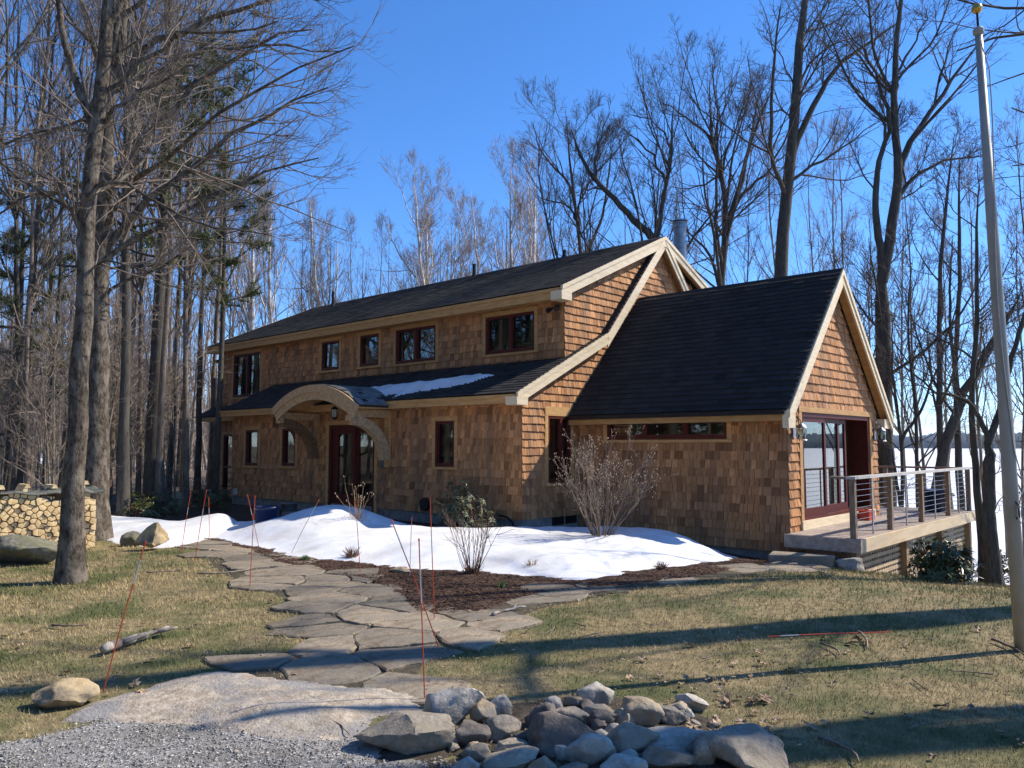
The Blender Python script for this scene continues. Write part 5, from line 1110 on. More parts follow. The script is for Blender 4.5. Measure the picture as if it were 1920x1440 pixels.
# trees right of the lawn: their limbs reach into the corner of the picture and their shadows lie on the grass
LPROTO = [(make_tree(500 + k, [([(0, 0, -.1), (.1, .05, 3), (.15, -.1, 6), (.5, 0, 10), (.4, .3, 15), (.6, .1, 21)], .36, .06), ([(.15, -.1, 5.2), (-.7, .3, 8), (-1.2, .2, 13)], .2, .03)], nlimb=6, crown0=.42, limb_len=.42, up=.1, nb=4, nt=3, nf=0, twig=.005), BARKDARK, TWIGDARK) for k in range(2)]
proto_meshes(LPROTO, 'lawn')
for k_, (x, y, rz) in enumerate(((11.6, 7.5, .3), (10.9, 9.9, .3 + math.pi))):
    plant_tree('lawn', k_, x, y, 1.0, 'bare tree beside the lawn beyond the flagpole casting long shadows', 'trees beside the lawn', 'hardwood_tree', rz=rz)
photo_tree('oak_tree', 'oak beyond the flagpole whose limb crosses behind the pole top', 41, [([(2280, 1000), (2260, 700), (2230, 400), (2200, 100), (2180, -200)], .22, .08)], 12.5, BARKDARK, TWIGDARK,
    limbs=[([(2215, 220), (2100, 140), (2000, 60), (1920, 45), (1860, 75), (1800, 90)], .07, .012), ([(2215, 200), (2080, 60), (1960, 10), (1880, 20), (1760, -10)], .06, .01), ([(2240, 480), (2100, 380), (2000, 330), (1940, 300), (1890, 310)], .05, .01), ([(2235, 420), (2080, 300), (1960, 220), (1900, 200)], .05, .01)], nlimb=4, crown0=.45, nb=6, nt=5, nf=2, limb_len=.3, up=.05, twig=.003)
# trees across the drive, behind the viewer: the windows mirror them
for k in range(26):
    a = R(-175 + k * 5.2) ; d_ = fr.uniform(17, 34); x, y = math.sin(a) * d_, math.cos(a) * d_
    if x > -6 and y > -6: continue
    plant_tree('wood', fr.randint(0, 5), x, y, fr.uniform(.9, 1.15), 'bare tree on the far side of the drive mirrored in the windows', 'trees across the drive', 'hardwood_tree')
# a far mass of trunks that closes the woods
def woods_mass():
    r = np.random.default_rng(77); P, Rr_ = [], []; P3, R3 = [], []
    for _ in range(620):
        Y = r.uniform(50, 120); px = r.uniform(-260, 430); x = at_depth(px, Y); h = r.uniform(10, 17); z = float(ground(x, Y)); 
        if z < LZ: z = LZ
        q = np.stack([x + np.linspace(0, 1, 6) * r.normal(0, .7), Y + np.zeros(6), z + np.linspace(-.2, h, 6)], 1); P.append(q); Rr_.append(np.linspace(r.uniform(.07, .17), .02, 6))
    P, Rr_ = np.array(P), np.array(Rr_); V0, F0 = tubes(P, Rr_, 4)
    p2, r2 = spawn(r, P, Rr_, 16, .1, .98, (.5, 1.1), .22, .5, 4, .12, .12, .018); V1, F1 = tubes(p2, r2, 3)
    p3, r3 = spawn(r, p2, r2, 5, .2, 1, (.4, .9), .5, .6, 2, .15, .1, .012); V2, F2 = tubes(p3, r3, 3)
    V = np.concatenate([V0, V1, V2]); F = np.concatenate([F0, F1 + len(V0), F2 + len(V0) + len(V1)])
    tag(put('distant_woods', np_mesh('distant_woods', V, F), TWIG), 'far-off mass of bare trunks and twigs closing the woods', 'woods', kind='stuff')
woods_mass()
# pines
def pine(seed, h, r0, z0, spread, nbr=70, ntuft=16):
    r = np.random.default_rng(seed); st = resample([(0, 0, -.1), (.1, 0, h * .5), (0, .1, h)], 14)[None]; rad = np.linspace(r0, .03, 14)[None]; V0, F0 = tubes(st, rad, 8)
    p1, r1 = spawn(r, st, rad, nbr, z0, .98, (1.2, 1.65), spread, .4, 6, .06, .02, .012); V1, F1 = tubes(p1, r1, 4)
    p2, r2 = spawn(r, p1, r1, 8, .25, 1, (.5, 1.0), .35, .6, 3, .1, .04, .006); V2, F2 = tubes(p2, r2, 3)
    tip = np.concatenate([p2[:, 1:].reshape(-1, 3), p1[:, 3:].reshape(-1, 3)]); M = len(tip); k = ntuft
    C = np.repeat(tip, k, 0); D = nrm(r.normal(size=(M * k, 3)) + np.array([0, 0, .45])); L = r.uniform(.14, .30, M * k)[:, None]
    s = nrm(np.cross(D, r.normal(size=(M * k, 3)))) * .011; V = np.stack([C - s, C + s, C + D * L], 1).reshape(-1, 3); F = np.arange(M * k * 3).reshape(-1, 3)
    me = np_mesh('crown', V, F, np.repeat(np.clip(r.normal(.5, .22, M), 0, 1), k))
    return (np.concatenate([V0, V1, V2]), np.concatenate([F0, F1 + len(V0), F2 + len(V0) + len(V1)])), me
for seed, px, Y, h, r0, z0, sp, nb_, words in ((1, 285, 21, 17, .22, .36, .24, 70, 'tall white pine with green needles behind the two maples'), (2, 405, 23, 10.5, .11, .5, .22, 26, 'small pine with sparse green tufts beside the far end of the roof'), (3, 20, 27, 11, .2, .15, .26, 60, 'dark evergreen pine deep in the woods at the left')):
    x = at_depth(px, Y); (tv, tf), cm = pine(seed, h, r0, z0, sp, nb_, 12); t = thing('pine_tree', words, 'tree', (x, Y, float(ground(x, Y)))); put('trunk', np_mesh('trunk', tv, tf), BARKDARK, t, True); put('crown', cm, NEEDLE, t)
(tv, tf), cm = pine(9, 12, .2, .04, .26, 64, 12); ring = thing('pine_tree', 'dense evergreen across the drive mirrored in the windows', 'tree', (-30, -9, 0), 0, 'evergreens across the drive'); ring.scale = (1.6, 1.6, 1.6); put('trunk', np_mesh('trunk', tv, tf), BARKDARK, ring, True); put('crown', cm, NEEDLE, ring)
for k in range(44):
    a = R(-172 + k * 2.85); d_ = fr.uniform(26, 40); x, y = math.sin(a) * d_, math.cos(a) * d_
    if x > -6 and y > -6: continue
    c = copy_tree(ring); c.location = (x, y, 0); c.rotation_euler = (0, 0, fr.uniform(0, 6.28)); q_ = fr.uniform(1.3, 1.9); c.scale = (q_, q_, q_); tag(c, 'dense evergreen across the drive mirrored in the windows', 'tree', 'evergreens across the drive')

# ------------------------------------------------------------------ shrubs and plants
def shrub_mesh(r, n, h, spread, r0, lv=(4, 5), wander=.1, up=.12, budr=None):
    a = r.uniform(0, 6.283, n); ang = r.uniform(.05, spread, n); D = np.stack([np.sin(ang) * np.cos(a), np.sin(ang) * np.sin(a), np.cos(ang)], 1); P = np.stack([np.cos(a) * .05, np.sin(a) * .05, np.zeros(n) - .05], 1) * r.uniform(.3, 1.4, (n, 1))
    p1 = grow(r, P, D, h * r.uniform(.6, 1.05, n), 8, wander, up); r1 = r0 * np.linspace(1, .22, 9)[None] * r.uniform(.6, 1.1, (n, 1)); out = [tubes(p1, r1, 5)]; tips = [p1[:, -1]]
    if lv[0]:
        p2, r2 = spawn(r, p1, r1, lv[0], .25, .98, (.35, .8), .42, .65, 5, wander * 1.2, up, .0035); out.append(tubes(p2, r2, 4)); tips.append(p2[:, -1])
        if lv[1]: p3, r3 = spawn(r, p2, r2, lv[1], .2, 1, (.3, .8), .45, .7, 3, wander * 1.3, up, .0024); out.append(tubes(p3, r3, 3)); tips.append(p3[:, -1])
    V, F, n0 = [], [], 0
    for v, f in out: V.append(v); F.append(f + n0); n0 += len(v)
    return np.concatenate(V), np.concatenate(F), np.concatenate(tips)
def octa(C, rad, stretch=1.6):
    """small bud at each point"""
    o = np.array([(1, 0, 0), (-1, 0, 0), (0, 1, 0), (0, -1, 0), (0, 0, stretch), (0, 0, -stretch)]) * 1.0; f = np.array([(0, 2, 4), (2, 1, 4), (1, 3, 4), (3, 0, 4), (2, 0, 5), (1, 2, 5), (3, 1, 5), (0, 3, 5)])
    V = (C[:, None] + o[None] * rad[:, None, None]).reshape(-1, 3); F = (f[None] + (np.arange(len(C)) * 6)[:, None, None]).reshape(-1, 3); return V, F
def bare_shrub(name, label, loc, seed, n, h, spread, r0, m, lv=(4, 5), bud=None, **kw):
    r = np.random.default_rng(seed); V, F, tips = shrub_mesh(r, n, h, spread, r0, lv, **kw); t = thing(name, label, 'shrub', loc); put('stems', np_mesh('stems', V, F, np.repeat(r.uniform(0, 1, len(F) // 4 + 1), 4)[:len(F)]), m, t, True)
    if bud: V, F = octa(tips, r.uniform(.7, 1.2, len(tips)) * bud); tag(put('buds', np_mesh('buds', V, F), mat('furry_buds', (.36, .26, .17), (.5, .38, .27), .9, 5), t), kind='stuff')
    return t
bx_, by_, bz_ = G(1130, 1032)
bare_shrub('magnolia_shrub', 'large rounded bare shrub with pale buds in front of the wing', (bx_, by_ + .25, .1), 3, 25, 2.0, .64, .016, SHRUBTWIG, (7, 4), .0085, wander=.12, up=.07)
# a few more low arching side stems of the same shrub kind against the wall
cxx, cyy_, _ = G(885, 1078); bare_shrub('perennial_clump', 'fan of thin reddish stems rising from a brown crown in the mulch', (cxx, cyy_, .02), 4, 26, 1.1, .5, .006, STEM, (2, 2), None, wander=.04, up=.02)
bare_shrub('perennial_clump', 'thin leafless stems beside the evergreen shrub at the wall', (*from_house(-3.2, -.9), .05), 6, 12, 1.0, .22, .005, STEM, (2, 2), None, wander=.05, up=.05)
gx0, gy0, _ = G(668, 1008); bare_shrub('dried_stalks', 'few tall straw-coloured stalks standing in the snow before the door', (gx0, gy0, .16), 7, 9, 1.05, .42, .0085, STRAW, (1, 1), .012, wander=.06, up=.04)
def tuft(name, label, loc, seed, n, h, spread, m, w_=.006, cat='plant'):
    r = np.random.default_rng(seed); a = r.uniform(0, 6.283, n); ang = np.abs(r.normal(0, spread, n)); L = h * r.uniform(.5, 1.1, n); D = np.stack([np.sin(ang) * np.cos(a), np.sin(ang) * np.sin(a), np.cos(ang)], 1); P = np.stack([np.cos(a), np.sin(a), np.zeros(n)], 1) * r.uniform(0, h * .5, (n, 1))
    p = grow(r, P, D, L, 3, .12, -.03); rd = np.linspace(1, .3, 4)[None] * w_ * r.uniform(.6, 1.2, (n, 1)); V, F = tubes(p, rd, 3)
    t = thing(name, label, cat, loc); tag(put('blades', np_mesh('blades', V, F, np.repeat(r.uniform(0, 1, n), 9)), m, t), kind='stuff'); return t
tuft('cut_grass_clump', 'cut-back tuft of straw-coloured grass poking out of the snow', (gx0, gy0 - .02, .14), 1, 150, .34, .42, STRAW)
tuft('cut_grass_clump', 'small tan tuft of dead stems at the snow edge near the side path', (*G(998, 1072)[:2], .03), 2, 60, .14, .4, STRAW)
tuft('heather_clump', 'low dark reddish heather clump at the melting snow edge', (*G(660, 1050)[:2], .03), 3, 110, .17, .6, STEM)
tuft('heather_clump', 'dark brown twiggy clump poking through the snow near the wing', (*G(1240, 1070)[:2], .03), 4, 60, .1, .8, STEM)
tuft('crown_clump', 'dense brown crown of the stem fan in the mulch', (cxx, cyy_, .01), 5, 120, .16, .9, STEM)
tuft('groundcover_plant', 'small pale green groundcover plant at the path edge below the snow', (*G(572, 1052)[:2], .02), 6, 130, .07, .9, GREENPLANT, .008)
tuft('groundcover_plant', 'tiny yellow-green sprouts in the mulch behind the side path', (*G(940, 1104)[:2], .02), 7, 60, .08, .7, GREENPLANT, .006)
def leafy(name, label, loc, seed, rx, ry_, rz, nwh, m, leafL=.11, leafW=.03, nl=9, stems=14, stemm=STEM, droop=.25, core=.45):
    """evergreen shrub: stems ending in whorls of long leaves"""
    r = np.random.default_rng(seed); t = thing(name, label, 'shrub', loc)
    d_ = nrm(r.normal(size=(nwh, 3))); d_[:, 2] = np.abs(d_[:, 2]) * .95 + .02; rad = (core + (1 - core) * r.random(nwh) ** .5)[:, None]; lump = (1 + .22 * vnoise(d_[:, 0] * 2.2 + seed, d_[:, 1] * 2.2 + d_[:, 2], seed, 2, 1))[:, None]
    C = d_ * rad * lump * np.array([rx, ry_, rz]); C[:, 2] += .04
    V, F, T_ = [], [], []; n0 = 0
    a = np.tile(np.arange(nl) * 2 * np.pi / nl, nwh) + np.repeat(r.uniform(0, 6.28, nwh), nl); c = np.repeat(C, nl, 0); ax = nrm(np.repeat(nrm(d_ + np.array([0, 0, .7])), nl, 0))
    q = nrm(np.cross(ax, np.array([.3, .7, .2]))); w2 = np.cross(ax, q); out = q * np.cos(a)[:, None] + w2 * np.sin(a)[:, None]; el = r.uniform(-droop, .75, len(a))[:, None]
    D = nrm(out * np.cos(el) + ax * np.sin(el)); S_ = nrm(np.cross(D, ax)); L = leafL * r.uniform(.65, 1.15, len(a))[:, None]; W_ = leafW * r.uniform(.7, 1.1, len(a))[:, None]; U = np.cross(S_, D)
    p0, p1, p2, p3 = c, c + D * L * .45 + S_ * W_ * .5 + U * .008, c + D * L - U * .02, c + D * L * .45 - S_ * W_ * .5 + U * .008
    pm = c + D * L * .45
    V = np.stack([p0, p1, p2, p3, pm], 1).reshape(-1, 3); b = (np.arange(len(a)) * 5)[:, None]; F = np.concatenate([b + np.array([[0, 1, 4]]), b + np.array([[1, 2, 4]]), b + np.array([[2, 3, 4]]), b + np.array([[3, 0, 4]])]); tn = np.tile(np.clip(r.normal(.5, .25, len(a)), 0, 1), 4)
    tag(put('leaves', np_mesh('leaves', V, F, tn), m, t, True), kind='stuff')
    k = min(nwh, stems * 4); P = np.zeros((k, 3)); P[:, :2] = r.normal(0, rx * .12, (k, 2)); pts = np.stack([P, P * .6 + C[:k] * .4 + np.array([0, 0, .06]), C[:k] * .75, C[:k]], 1); V, F = tubes(pts, np.tile(np.array([.012, .009, .006, .004]), (k, 1)), 4); put('stems', np_mesh('stems', V, F, np.full(len(F), .4)), stemm, t, True); return t
rx_, ry2, _ = G(865, 1000); leafy('andromeda_shrub', 'rounded grey-green evergreen shrub before the front wall', (rx_, ry2 - .1, .1), 2, .52, .45, .98, 210, LEAFGREY, .10, .03, 9, droop=.5, core=.5)
q = G(905, 1000); leafy('andromeda_shrub', 'low dark evergreen sprig at the foot of the rounded shrub', (q[0], q[1] - .2, .1), 4, .4, .3, .32, 60, LEAFGREY, .1, .03, 8, droop=.5)
q = G(1790, 1094); leafy('rhododendron', 'glossy dark green rhododendron in front of the deck lattice', (q[0], q[1] + .3, q[2] - .05), 5, .46, .36, .62, 120, LEAF, .15, .045, 9, droop=.4, core=.4)
q = G(1900, 1092); leafy('rhododendron', 'small rhododendron behind the foot of the flagpole', (q[0] + .1, q[1] + .6, q[2] - .1), 6, .35, .3, .6, 50, LEAF, .13, .04, 8, droop=.4)
q = G(1762, 1050); leafy('rhododendron', 'tall yellowish-tipped rhododendron shoots reaching up the deck post', (q[0] - .05, q[1] + .5, q[2] - .1), 8, .3, .25, 1.05, 24, LEAF, .15, .045, 8, droop=.5)
for px, Y, wds in ((300, 19.5, 'dark evergreen seedling at the edge of the woods by the snow'), (268, 18.6, 'low dark evergreen sprig under the leaning trunks of the woods'), (395, 21, 'dark evergreen shrub in the shade at the far house corner')):
    x = at_depth(px, Y); leafy('evergreen_shrub', wds, (x, Y, float(ground(x, Y)) + .05), 20 + px, .55, .4, .55, 70, LEAF, .13, .04, 8)
x, y = from_house(-12.6, -.3); bare_shrub('dormant_shrub', 'dark twiggy shrub in the recessed corner of the house', (x, y, 0), 12, 30, .75, .7, .006, STEM, (3, 3))

# ------------------------------------------------------------------ driveway stakes
def stake(b, tp_, words, band=.62, blen=.12, grey=False):
    gx_, gy_, gz = G(*b); top = up_px(*tp_, gy_); h = max(.5, top[2] - gz); p0 = Vector((gx_, gy_, gz - .05)); p1 = Vector((top[0], gy_ + rnd.uniform(-.05, .05), gz + h)); d_ = p1 - p0
    t = thing('driveway_stake', words, 'marker', (gx_, gy_, gz)); m = MB(); m.tube([p0 - p0 + Vector((0, 0, -.05)), d_ * .5, d_], .0048, 6); m.build('rod', (SILVER if grey else ORANGE), t)
    a = d_ * band; b_ = d_ * (band + blen); m = MB(); m.tube([a, b_], .0056, 6); m.build('reflective_band', ORANGE if grey else SILVER, t); m = MB(); m.tube([d_ * .992, d_ * 1.006], .007, 6); m.build('cap', ORANGE, t)
stake((190, 1297), (272, 1030), 'orange stake leaning on the lawn beside the ledge', .72, .16)
stake((339, 1036), (356, 928), 'orange stake upright at the snow edge near the tan rock'); stake((364, 1054), (388, 925), 'orange stake leaning at the far start of the path'); stake((393, 1010), (390, 938), 'short orange stake standing in the snow by the path')
stake((487, 1028), (464, 933), 'orange stake crossing another in front of the blue planter'); stake((468, 1102), (478, 938), 'orange stake at the lawn edge of the path before the planter')
stake((676, 1077), (667, 943), 'orange stake at the mulch edge before the straw clump'); stake((542, 1040), (598, 943), 'thin grey stake leaning across the snow before the door', .9, .08, True); stake((768, 1083), (771, 978), 'thin grey stake upright in the snow beside the stem fan', .9, .08, True)
stake((815, 1166), (806, 944), 'tall orange stake at the fork of the path', .55, .2); stake((827, 1215), (733, 987), 'orange stake leaning far over beside the path fork', .78, .12); stake((797, 1315), (786, 1025), 'orange stake upright behind the rock pile', .6, .22)
a, b = G(1440, 1200), G(1668, 1190); t = thing('driveway_stake', 'orange stake lying flat on the lawn before the deck', 'marker', a); d_ = Vector(b) - Vector(a); d_.z = 0
m = MB(); m.tube([(0, 0, .03), d_ * .5 + Vector((0, 0, .035)), d_ + Vector((0, 0, .03))], .0048, 6); m.build('rod', ORANGE, t); m = MB(); m.tube([d_ * .1 + Vector((0, 0, .031)), d_ * .25 + Vector((0, 0, .033))], .0056, 6); m.build('reflective_band', SILVER, t)

# ------------------------------------------------------------------ flagpole
fx, fy, fz = G(1917, 1220); ft = up_px(1832, 22, fy); pole = thing('flagpole', 'white tapering flagpole with gold ball at the lawn edge', 'flagpole', (fx, fy, fz)); d_ = Vector((ft[0] - fx, 0, ft[2] - fz))
m = MB(); m.tube([Vector((0, 0, -.1)), d_ * .3, d_ * .6, d_ * .97], [.056, .055, .047, .030], 20, cap=True); m.build('shaft', POLEPAINT, pole, True)
m = MB(); m.lathe([(.03, -.05), (.045, -.035), (.045, .0), (.03, .02), (.012, .03)], tuple(d_ * .97), 16); m.build('truck', POLEPAINT, pole)
m = MB(); m.tube([d_ * .975, d_ * .998], .01, 8); m.build('spindle', DARKMETAL, pole); m = MB(); m.lathe([(.045 * math.sin(a), -.045 * math.cos(a)) for a in np.linspace(.15, math.pi - .05, 12)], tuple(d_ * 1.005), 16); m.build('ball', BRASS, pole, True)
rp = [d_ * .95 + Vector((-.02, -.045, 0))] + [d_ * f + Vector((.035 * math.sin(f * 9), -.058, 0)) for f in np.linspace(.9, .3, 14)] + [d_ * .27 + Vector((.055, -.05, 0)), d_ * .245 + Vector((.09, -.03, 0)), d_ * .235 + Vector((.05, -.062, 0)), d_ * .21 + Vector((0, -.07, 0))]
m = MB(); m.tube(rp, .005, 6); m.build('halyard', ROPE, pole)
cl = d_ * .21; m = MB(); m.tube([cl + Vector((0, -.05, -.07)), cl + Vector((0, -.085, -.05)), cl + Vector((0, -.085, .05)), cl + Vector((0, -.05, .07))], .009, 7); m.build('cleat', DARKMETAL, pole)
lp_ = [cl + Vector((.03 * math.cos(a), -.085 - .004 * k, .07 * math.sin(a) - .03)) for k, a in enumerate(np.linspace(0, 12.5, 26))]; m = MB(); m.tube(lp_, .005, 5); m.build('rope_coil', ROPE, pole)

# ------------------------------------------------------------------ fallen wood and leaves
def stick(p, q, r0, words, bend=.06, m=STICK, n=7, z=.015, forks=0, name='fallen_stick'):
    a, b = Vector((*p[:2], 0)), Vector((*q[:2], 0)); L = (b - a).length; s = Vector((-(b - a).y, (b - a).x, 0)).normalized(); pts = []
    for k in range(n + 1):
        u = k / n; pt = a.lerp(b, u) + s * (math.sin(u * 3.14) * bend * L + rnd.uniform(-.02, .02) * L * .5); pt.z = float(ground(pt.x, pt.y)) + z + r0 + abs(rnd.gauss(0, .006)); pts.append(pt - a)
    mb = MB(); mb.tube(pts, [r0 * (1 - .55 * k / n) * rnd.uniform(.78, 1.12) for k in range(n + 1)], 7)
    for f in range(forks):
        k = rnd.randint(2, n - 2); d0 = (pts[k + 1] - pts[k]).normalized(); d1 = (d0 + s * rnd.choice((-1, 1)) * .7 + Vector((0, 0, .1))).normalized(); mb.tube([pts[k], pts[k] + d1 * L * .14, pts[k] + d1 * L * .26], [r0 * .6, r0 * .45, r0 * .2], 5)
    o = mb.build(name, m, None, True); o.location = a; tag(o, words, 'stick')
BIRCHLOG = mat('birch_log', (.30, .26, .22), (.5, .46, .4), .9, 9, c3=(.12, .095, .075), scale3=6)
stick(G(192, 1232), G(316, 1190), .042, 'thick rotting birch branch on the lawn beside the leaning stake', .02, BIRCHLOG, n=22, forks=3, name='fallen_branch')
stick(G(370, 1080), G(472, 1070), .014, 'curved dark stick at the lawn edge of the path', -.25, forks=0); stick(G(98, 1178), G(165, 1178), .012, 'short dark curved stick on the lawn', -.2)
stick(G(275, 1078), G(345, 1074), .011, 'thin dark stick lying near the path start', .05); stick(G(925, 1160), G(985, 1145), .02, 'bleached driftwood piece on the side path stones', .1, BIRCHLOG, forks=1)
stick(G(1580, 1092), G(1625, 1058), .012, 'pale twig leaning below the deck lattice', .1, BIRCHLOG); stick(G(1535, 1392), G(1612, 1440), .012, 'dark bent stick on the lawn near the rock pile', .15)
stick(G(610, 1355), G(655, 1385), .006, 'thin dark twig on the granite ledge', .05); stick(G(1860, 1205), G(1925, 1238), .014, 'grey stick beside the foot of the flagpole', .04); stick(G(1610, 1190), G(1625, 1222), .012, 'short dark stick beside the lying stake', .05); stick(G(1540, 1212), G(1575, 1235), .012, 'short twig on the lawn before the lying stake', .1)
for k in range(22):
    px, py = rnd.uniform(840, 1900), rnd.uniform(1130, 1420)
    if px < 1500 and py > 1270: continue
    a = G(px, py); an = rnd.uniform(0, 6.28); L = rnd.uniform(.12, .4); stick(a, (a[0] + math.cos(an) * L, a[1] + math.sin(an) * L), rnd.uniform(.003, .007), 'thin twig lying on the lawn in front of the deck', rnd.uniform(-.2, .2), n=5); bpy.context.scene.collection.objects[-1]['group'] = 'twigs on the lawn'
def leaf_mesh(seed):
    r = random.Random(seed); n = 14; V = [(0, 0, .006)]; 
    for k in range(n):
        a = 2 * math.pi * k / n; rr = (.055 if k % 2 == 0 else .032) * r.uniform(.75, 1.2) * (1.25 if k in (0, n // 2) else 1); V.append((rr * math.cos(a) * 1.2, rr * math.sin(a), r.uniform(-.004, .028)))
    V += [(x, y, z - .0015) for x, y, z in V]; F = []
    for k in range(n): j = (k + 1) % n; F += [(0, 1 + k, 1 + j), (n + 1, n + 2 + j, n + 2 + k)]
    me = bpy.data.meshes.new('dead_leaf'); me.from_pydata(V, [], F); me.materials.append(DEADLEAF); return me
LM = [leaf_mesh(k) for k in range(6)]
lr = random.Random(9)
for k in range(120):
    if k < 60: px, py = lr.gauss(1500, 220), lr.uniform(1180, 1430)
    elif k < 90: px, py = lr.uniform(1250, 1420), lr.uniform(1270, 1400)
    else: px, py = lr.uniform(0, 560), lr.uniform(1110, 1330)
    p = G(px, py)
    if any((p[0] - a) ** 2 + (p[1] - b) ** 2 < c * c for a, b, c in ROCKXY): continue
    o = bpy.data.objects.new('dead_leaf', LM[k % 6]); COL.objects.link(o); o.location = (p[0], p[1], float(ground(p[0], p[1])) + .022); o.rotation_euler = (lr.uniform(-.4, .4), lr.uniform(-.4, .4), lr.uniform(0, 6.28)); s_ = lr.uniform(.4, .8); o.scale = (s_, s_, s_); tag(o, 'curled dry brown leaf lying on the lawn', 'leaf', 'dead leaves on the lawn')

# ------------------------------------------------------------------ grass, mulch chips, gravel
def scatter(n, r0, r1, a0, a1, seed, power=1.0):
    r = np.random.default_rng(seed); rad = r0 * (r1 / r0) ** (r.random(n) ** power); a = r.uniform(a0, a1, n); return rad * np.sin(a), rad * np.cos(a), r
def nearrock(x, y, f=.8):
    k = np.zeros(x.shape, bool)
    for a, b, c in ROCKXY: k |= (x - a) ** 2 + (y - b) ** 2 < (c * f) ** 2
    return k
def on_stone(x, y):
    k = np.zeros(x.shape, bool)
    for c in STONES: k |= inside(c, x, y)
    return k
HOUSEP = [from_house(a, b) for a, b in ((-15, 1.4), (-11.3, 1.4), (-11.3, -.1), (.05, -.1), (.05, 1.8), (4.6, 1.8), (4.6, 1.55), (5.9, 1.55), (5.9, 9.3), (-15, 9.3))]
x, y, r = scatter(640000, 2.6, 24, R(-52), R(52), 5, 1.0)
k = ~(inside(BED, x, y) | inside(DRIVE, x, y) | inside(LEDGEP, x, y) | inside(HOUSEP, x, y) | inside(BANK, x, y) | inside(BANK2, x, y) | inside(wood_poly, x, y) | nearrock(x, y)); x, y = x[k], y[k]
inp = inside(PATH, x, y) | inside(BRANCH, x, y); bad = np.zeros(len(x), bool); bad[inp] = on_stone(x[inp], y[inp]) | (r.random(inp.sum()) < .75); x, y = x[~bad], y[~bad]
dist = np.hypot(x, y); z = ground(x, y); pat = vnoise(x, y, 41, 4, .55); thin = vnoise(x, y, 43, 3, 1.7)
k = r.random(len(x)) < np.clip(.72 + .5 * thin, .25, 1); x, y, z, dist, pat = x[k], y[k], z[k], dist[k], pat[k]; N_ = len(x)
L = (.028 + .02 * r.random(N_) + .012 * np.clip(pat, 0, 1)) * np.clip(dist / 7, .85, 1.5); w_ = .0016 * np.clip(dist / 4, .9, 3.2); az = r.uniform(0, 6.283, N_) + 0; flat = np.clip(r.normal(.85, .35, N_), .1, 1.45)
D = np.stack([np.sin(flat) * np.cos(az), np.sin(flat) * np.sin(az), np.cos(flat)], 1); az2 = az + 1.57 + r.normal(0, .4, N_); S_ = np.stack([np.cos(az2), np.sin(az2), np.zeros(N_)], 1); P = np.stack([x, y, z - .003], 1)
V = np.stack([P - S_ * w_[:, None], P + S_ * w_[:, None], P + D * L[:, None]], 1).reshape(-1, 3)
tag(put('grass', np_mesh('grass', V, np.arange(N_ * 3).reshape(-1, 3), np.clip(r.normal(.5, .26, N_), 0, 1)), BLADE), kind='stuff')
def chips(name, x, y, zoff, size, m, r, flatz=.35):
    n = len(x); z = ground(x, y) + zoff; C = np.stack([x, y, z], 1); o = r.normal(size=(n, 4, 3)); o = o / np.linalg.norm(o, axis=2, keepdims=True) * size[:, None, None]; st = nrm(r.normal(size=(n, 3)) * np.array([1, 1, .15])); o = o * .5 + st[:, None] * ((o * st[:, None]).sum(2, keepdims=True)) * 1.2; o[:, :, 2] *= flatz
    V = (C[:, None] + o).reshape(-1, 3); b = (np.arange(n) * 4)[:, None]; F = np.concatenate([b + np.array([q_]) for q_ in ((0, 1, 2), (0, 2, 3), (0, 3, 1), (1, 3, 2))]); tag(put(name, np_mesh(name, V, F, np.tile(np.clip(r.normal(.5, .27, n), 0, 1), 4)), m), kind='stuff')
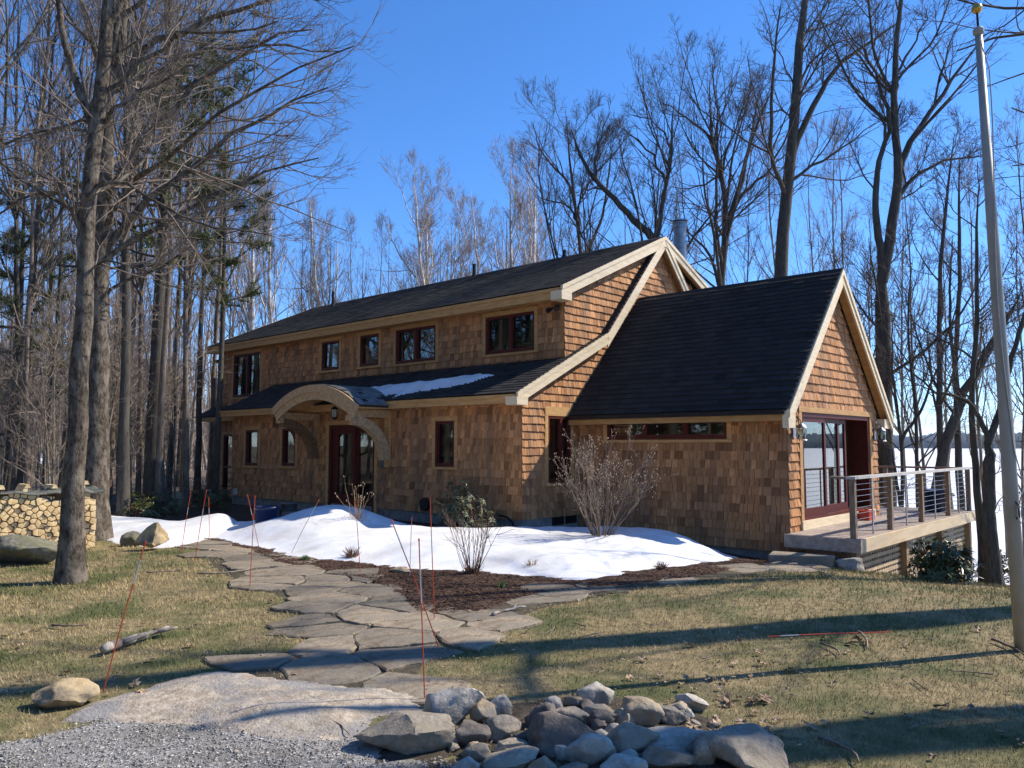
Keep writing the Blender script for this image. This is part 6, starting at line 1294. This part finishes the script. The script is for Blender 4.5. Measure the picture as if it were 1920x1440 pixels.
x, y, r = scatter(150000, 6.5, 22, R(-25), R(28), 8); k = inside(BED, x, y) & ~inside(BANK, x, y) & ~inside(HOUSEP, x, y); x, y = x[k], y[k]; chips('mulch_chips', x, y, .026, r.uniform(.012, .032, len(x)), CHIP, r)
x, y, r = scatter(150000, 2.4, 12, R(-58), R(5), 9); k = (inside(rough(DRIVE, .12, 5, 3), x, y) & ~nearrock(x, y) & ~inside(LEDGEP, x, y)) | ((r.random(len(x)) < .16 * np.clip((5.7 - y) / .6, 0, 1)) & inside(LEDGEP, x, y)); x, y = x[k], y[k]; chips('gravel', x, y, .012, r.uniform(.005, .015, len(x)), PEBBLE, r, .8)
x, y, r = scatter(26000, 12.5, 32, R(-45), R(-18), 10); k = inside(wood_poly, x, y) & ~inside(BANK2, x, y); x, y = x[k], y[k]; chips('leaf_litter', x, y, .03, r.uniform(.03, .07, len(x)), mat('leaf_litter_brown', (.16, .11, .07), (.28, .2, .13), .9, 3, tint=((.5, .5, .5), (1.5, 1.45, 1.4))), r, .4)

x, y, r = scatter(9000, 3.2, 14, R(-40), R(42), 31); k = ~(inside(BED, x, y) | inside(LEDGEP, x, y) | inside(HOUSEP, x, y) | inside(BANK, x, y) | inside(BANK2, x, y) | nearrock(x, y, 1.0) | inside(PATH, x, y)) & (r.random(len(x)) < np.clip(.25 + .9 * vnoise(x, y, 51, 3, .5), .05, 1)); x, y = x[k], y[k]; chips('leaf_scraps', x, y, .03, r.uniform(.010, .026, len(x)), mat('leaf_scraps_tan', (.36, .27, .17), (.5, .4, .27), .85, 3, tint=((.5, .5, .5), (1.3, 1.3, 1.3))), r, .35)

# ------------------------------------------------------------------ the air over the lake
hm = bpy.data.materials.new('air'); hm.use_nodes = True; hn = hm.node_tree.nodes; hn.remove(hn['Principled BSDF']); pv = hn.new('ShaderNodeVolumePrincipled')
pv.inputs['Color'].default_value = (.62, .78, 1.0, 1); pv.inputs['Density'].default_value = .00017; pv.inputs['Anisotropy'].default_value = 0.0; hm.node_tree.links.new(pv.outputs[0], hn['Material Output'].inputs['Volume'])
m = MB(); m.box(-3650, 3650, -1700, 2900, -9.0, 75.0); tag(m.build('haze', hm), 'thin air haze over the lake', 'haze', kind='stuff')
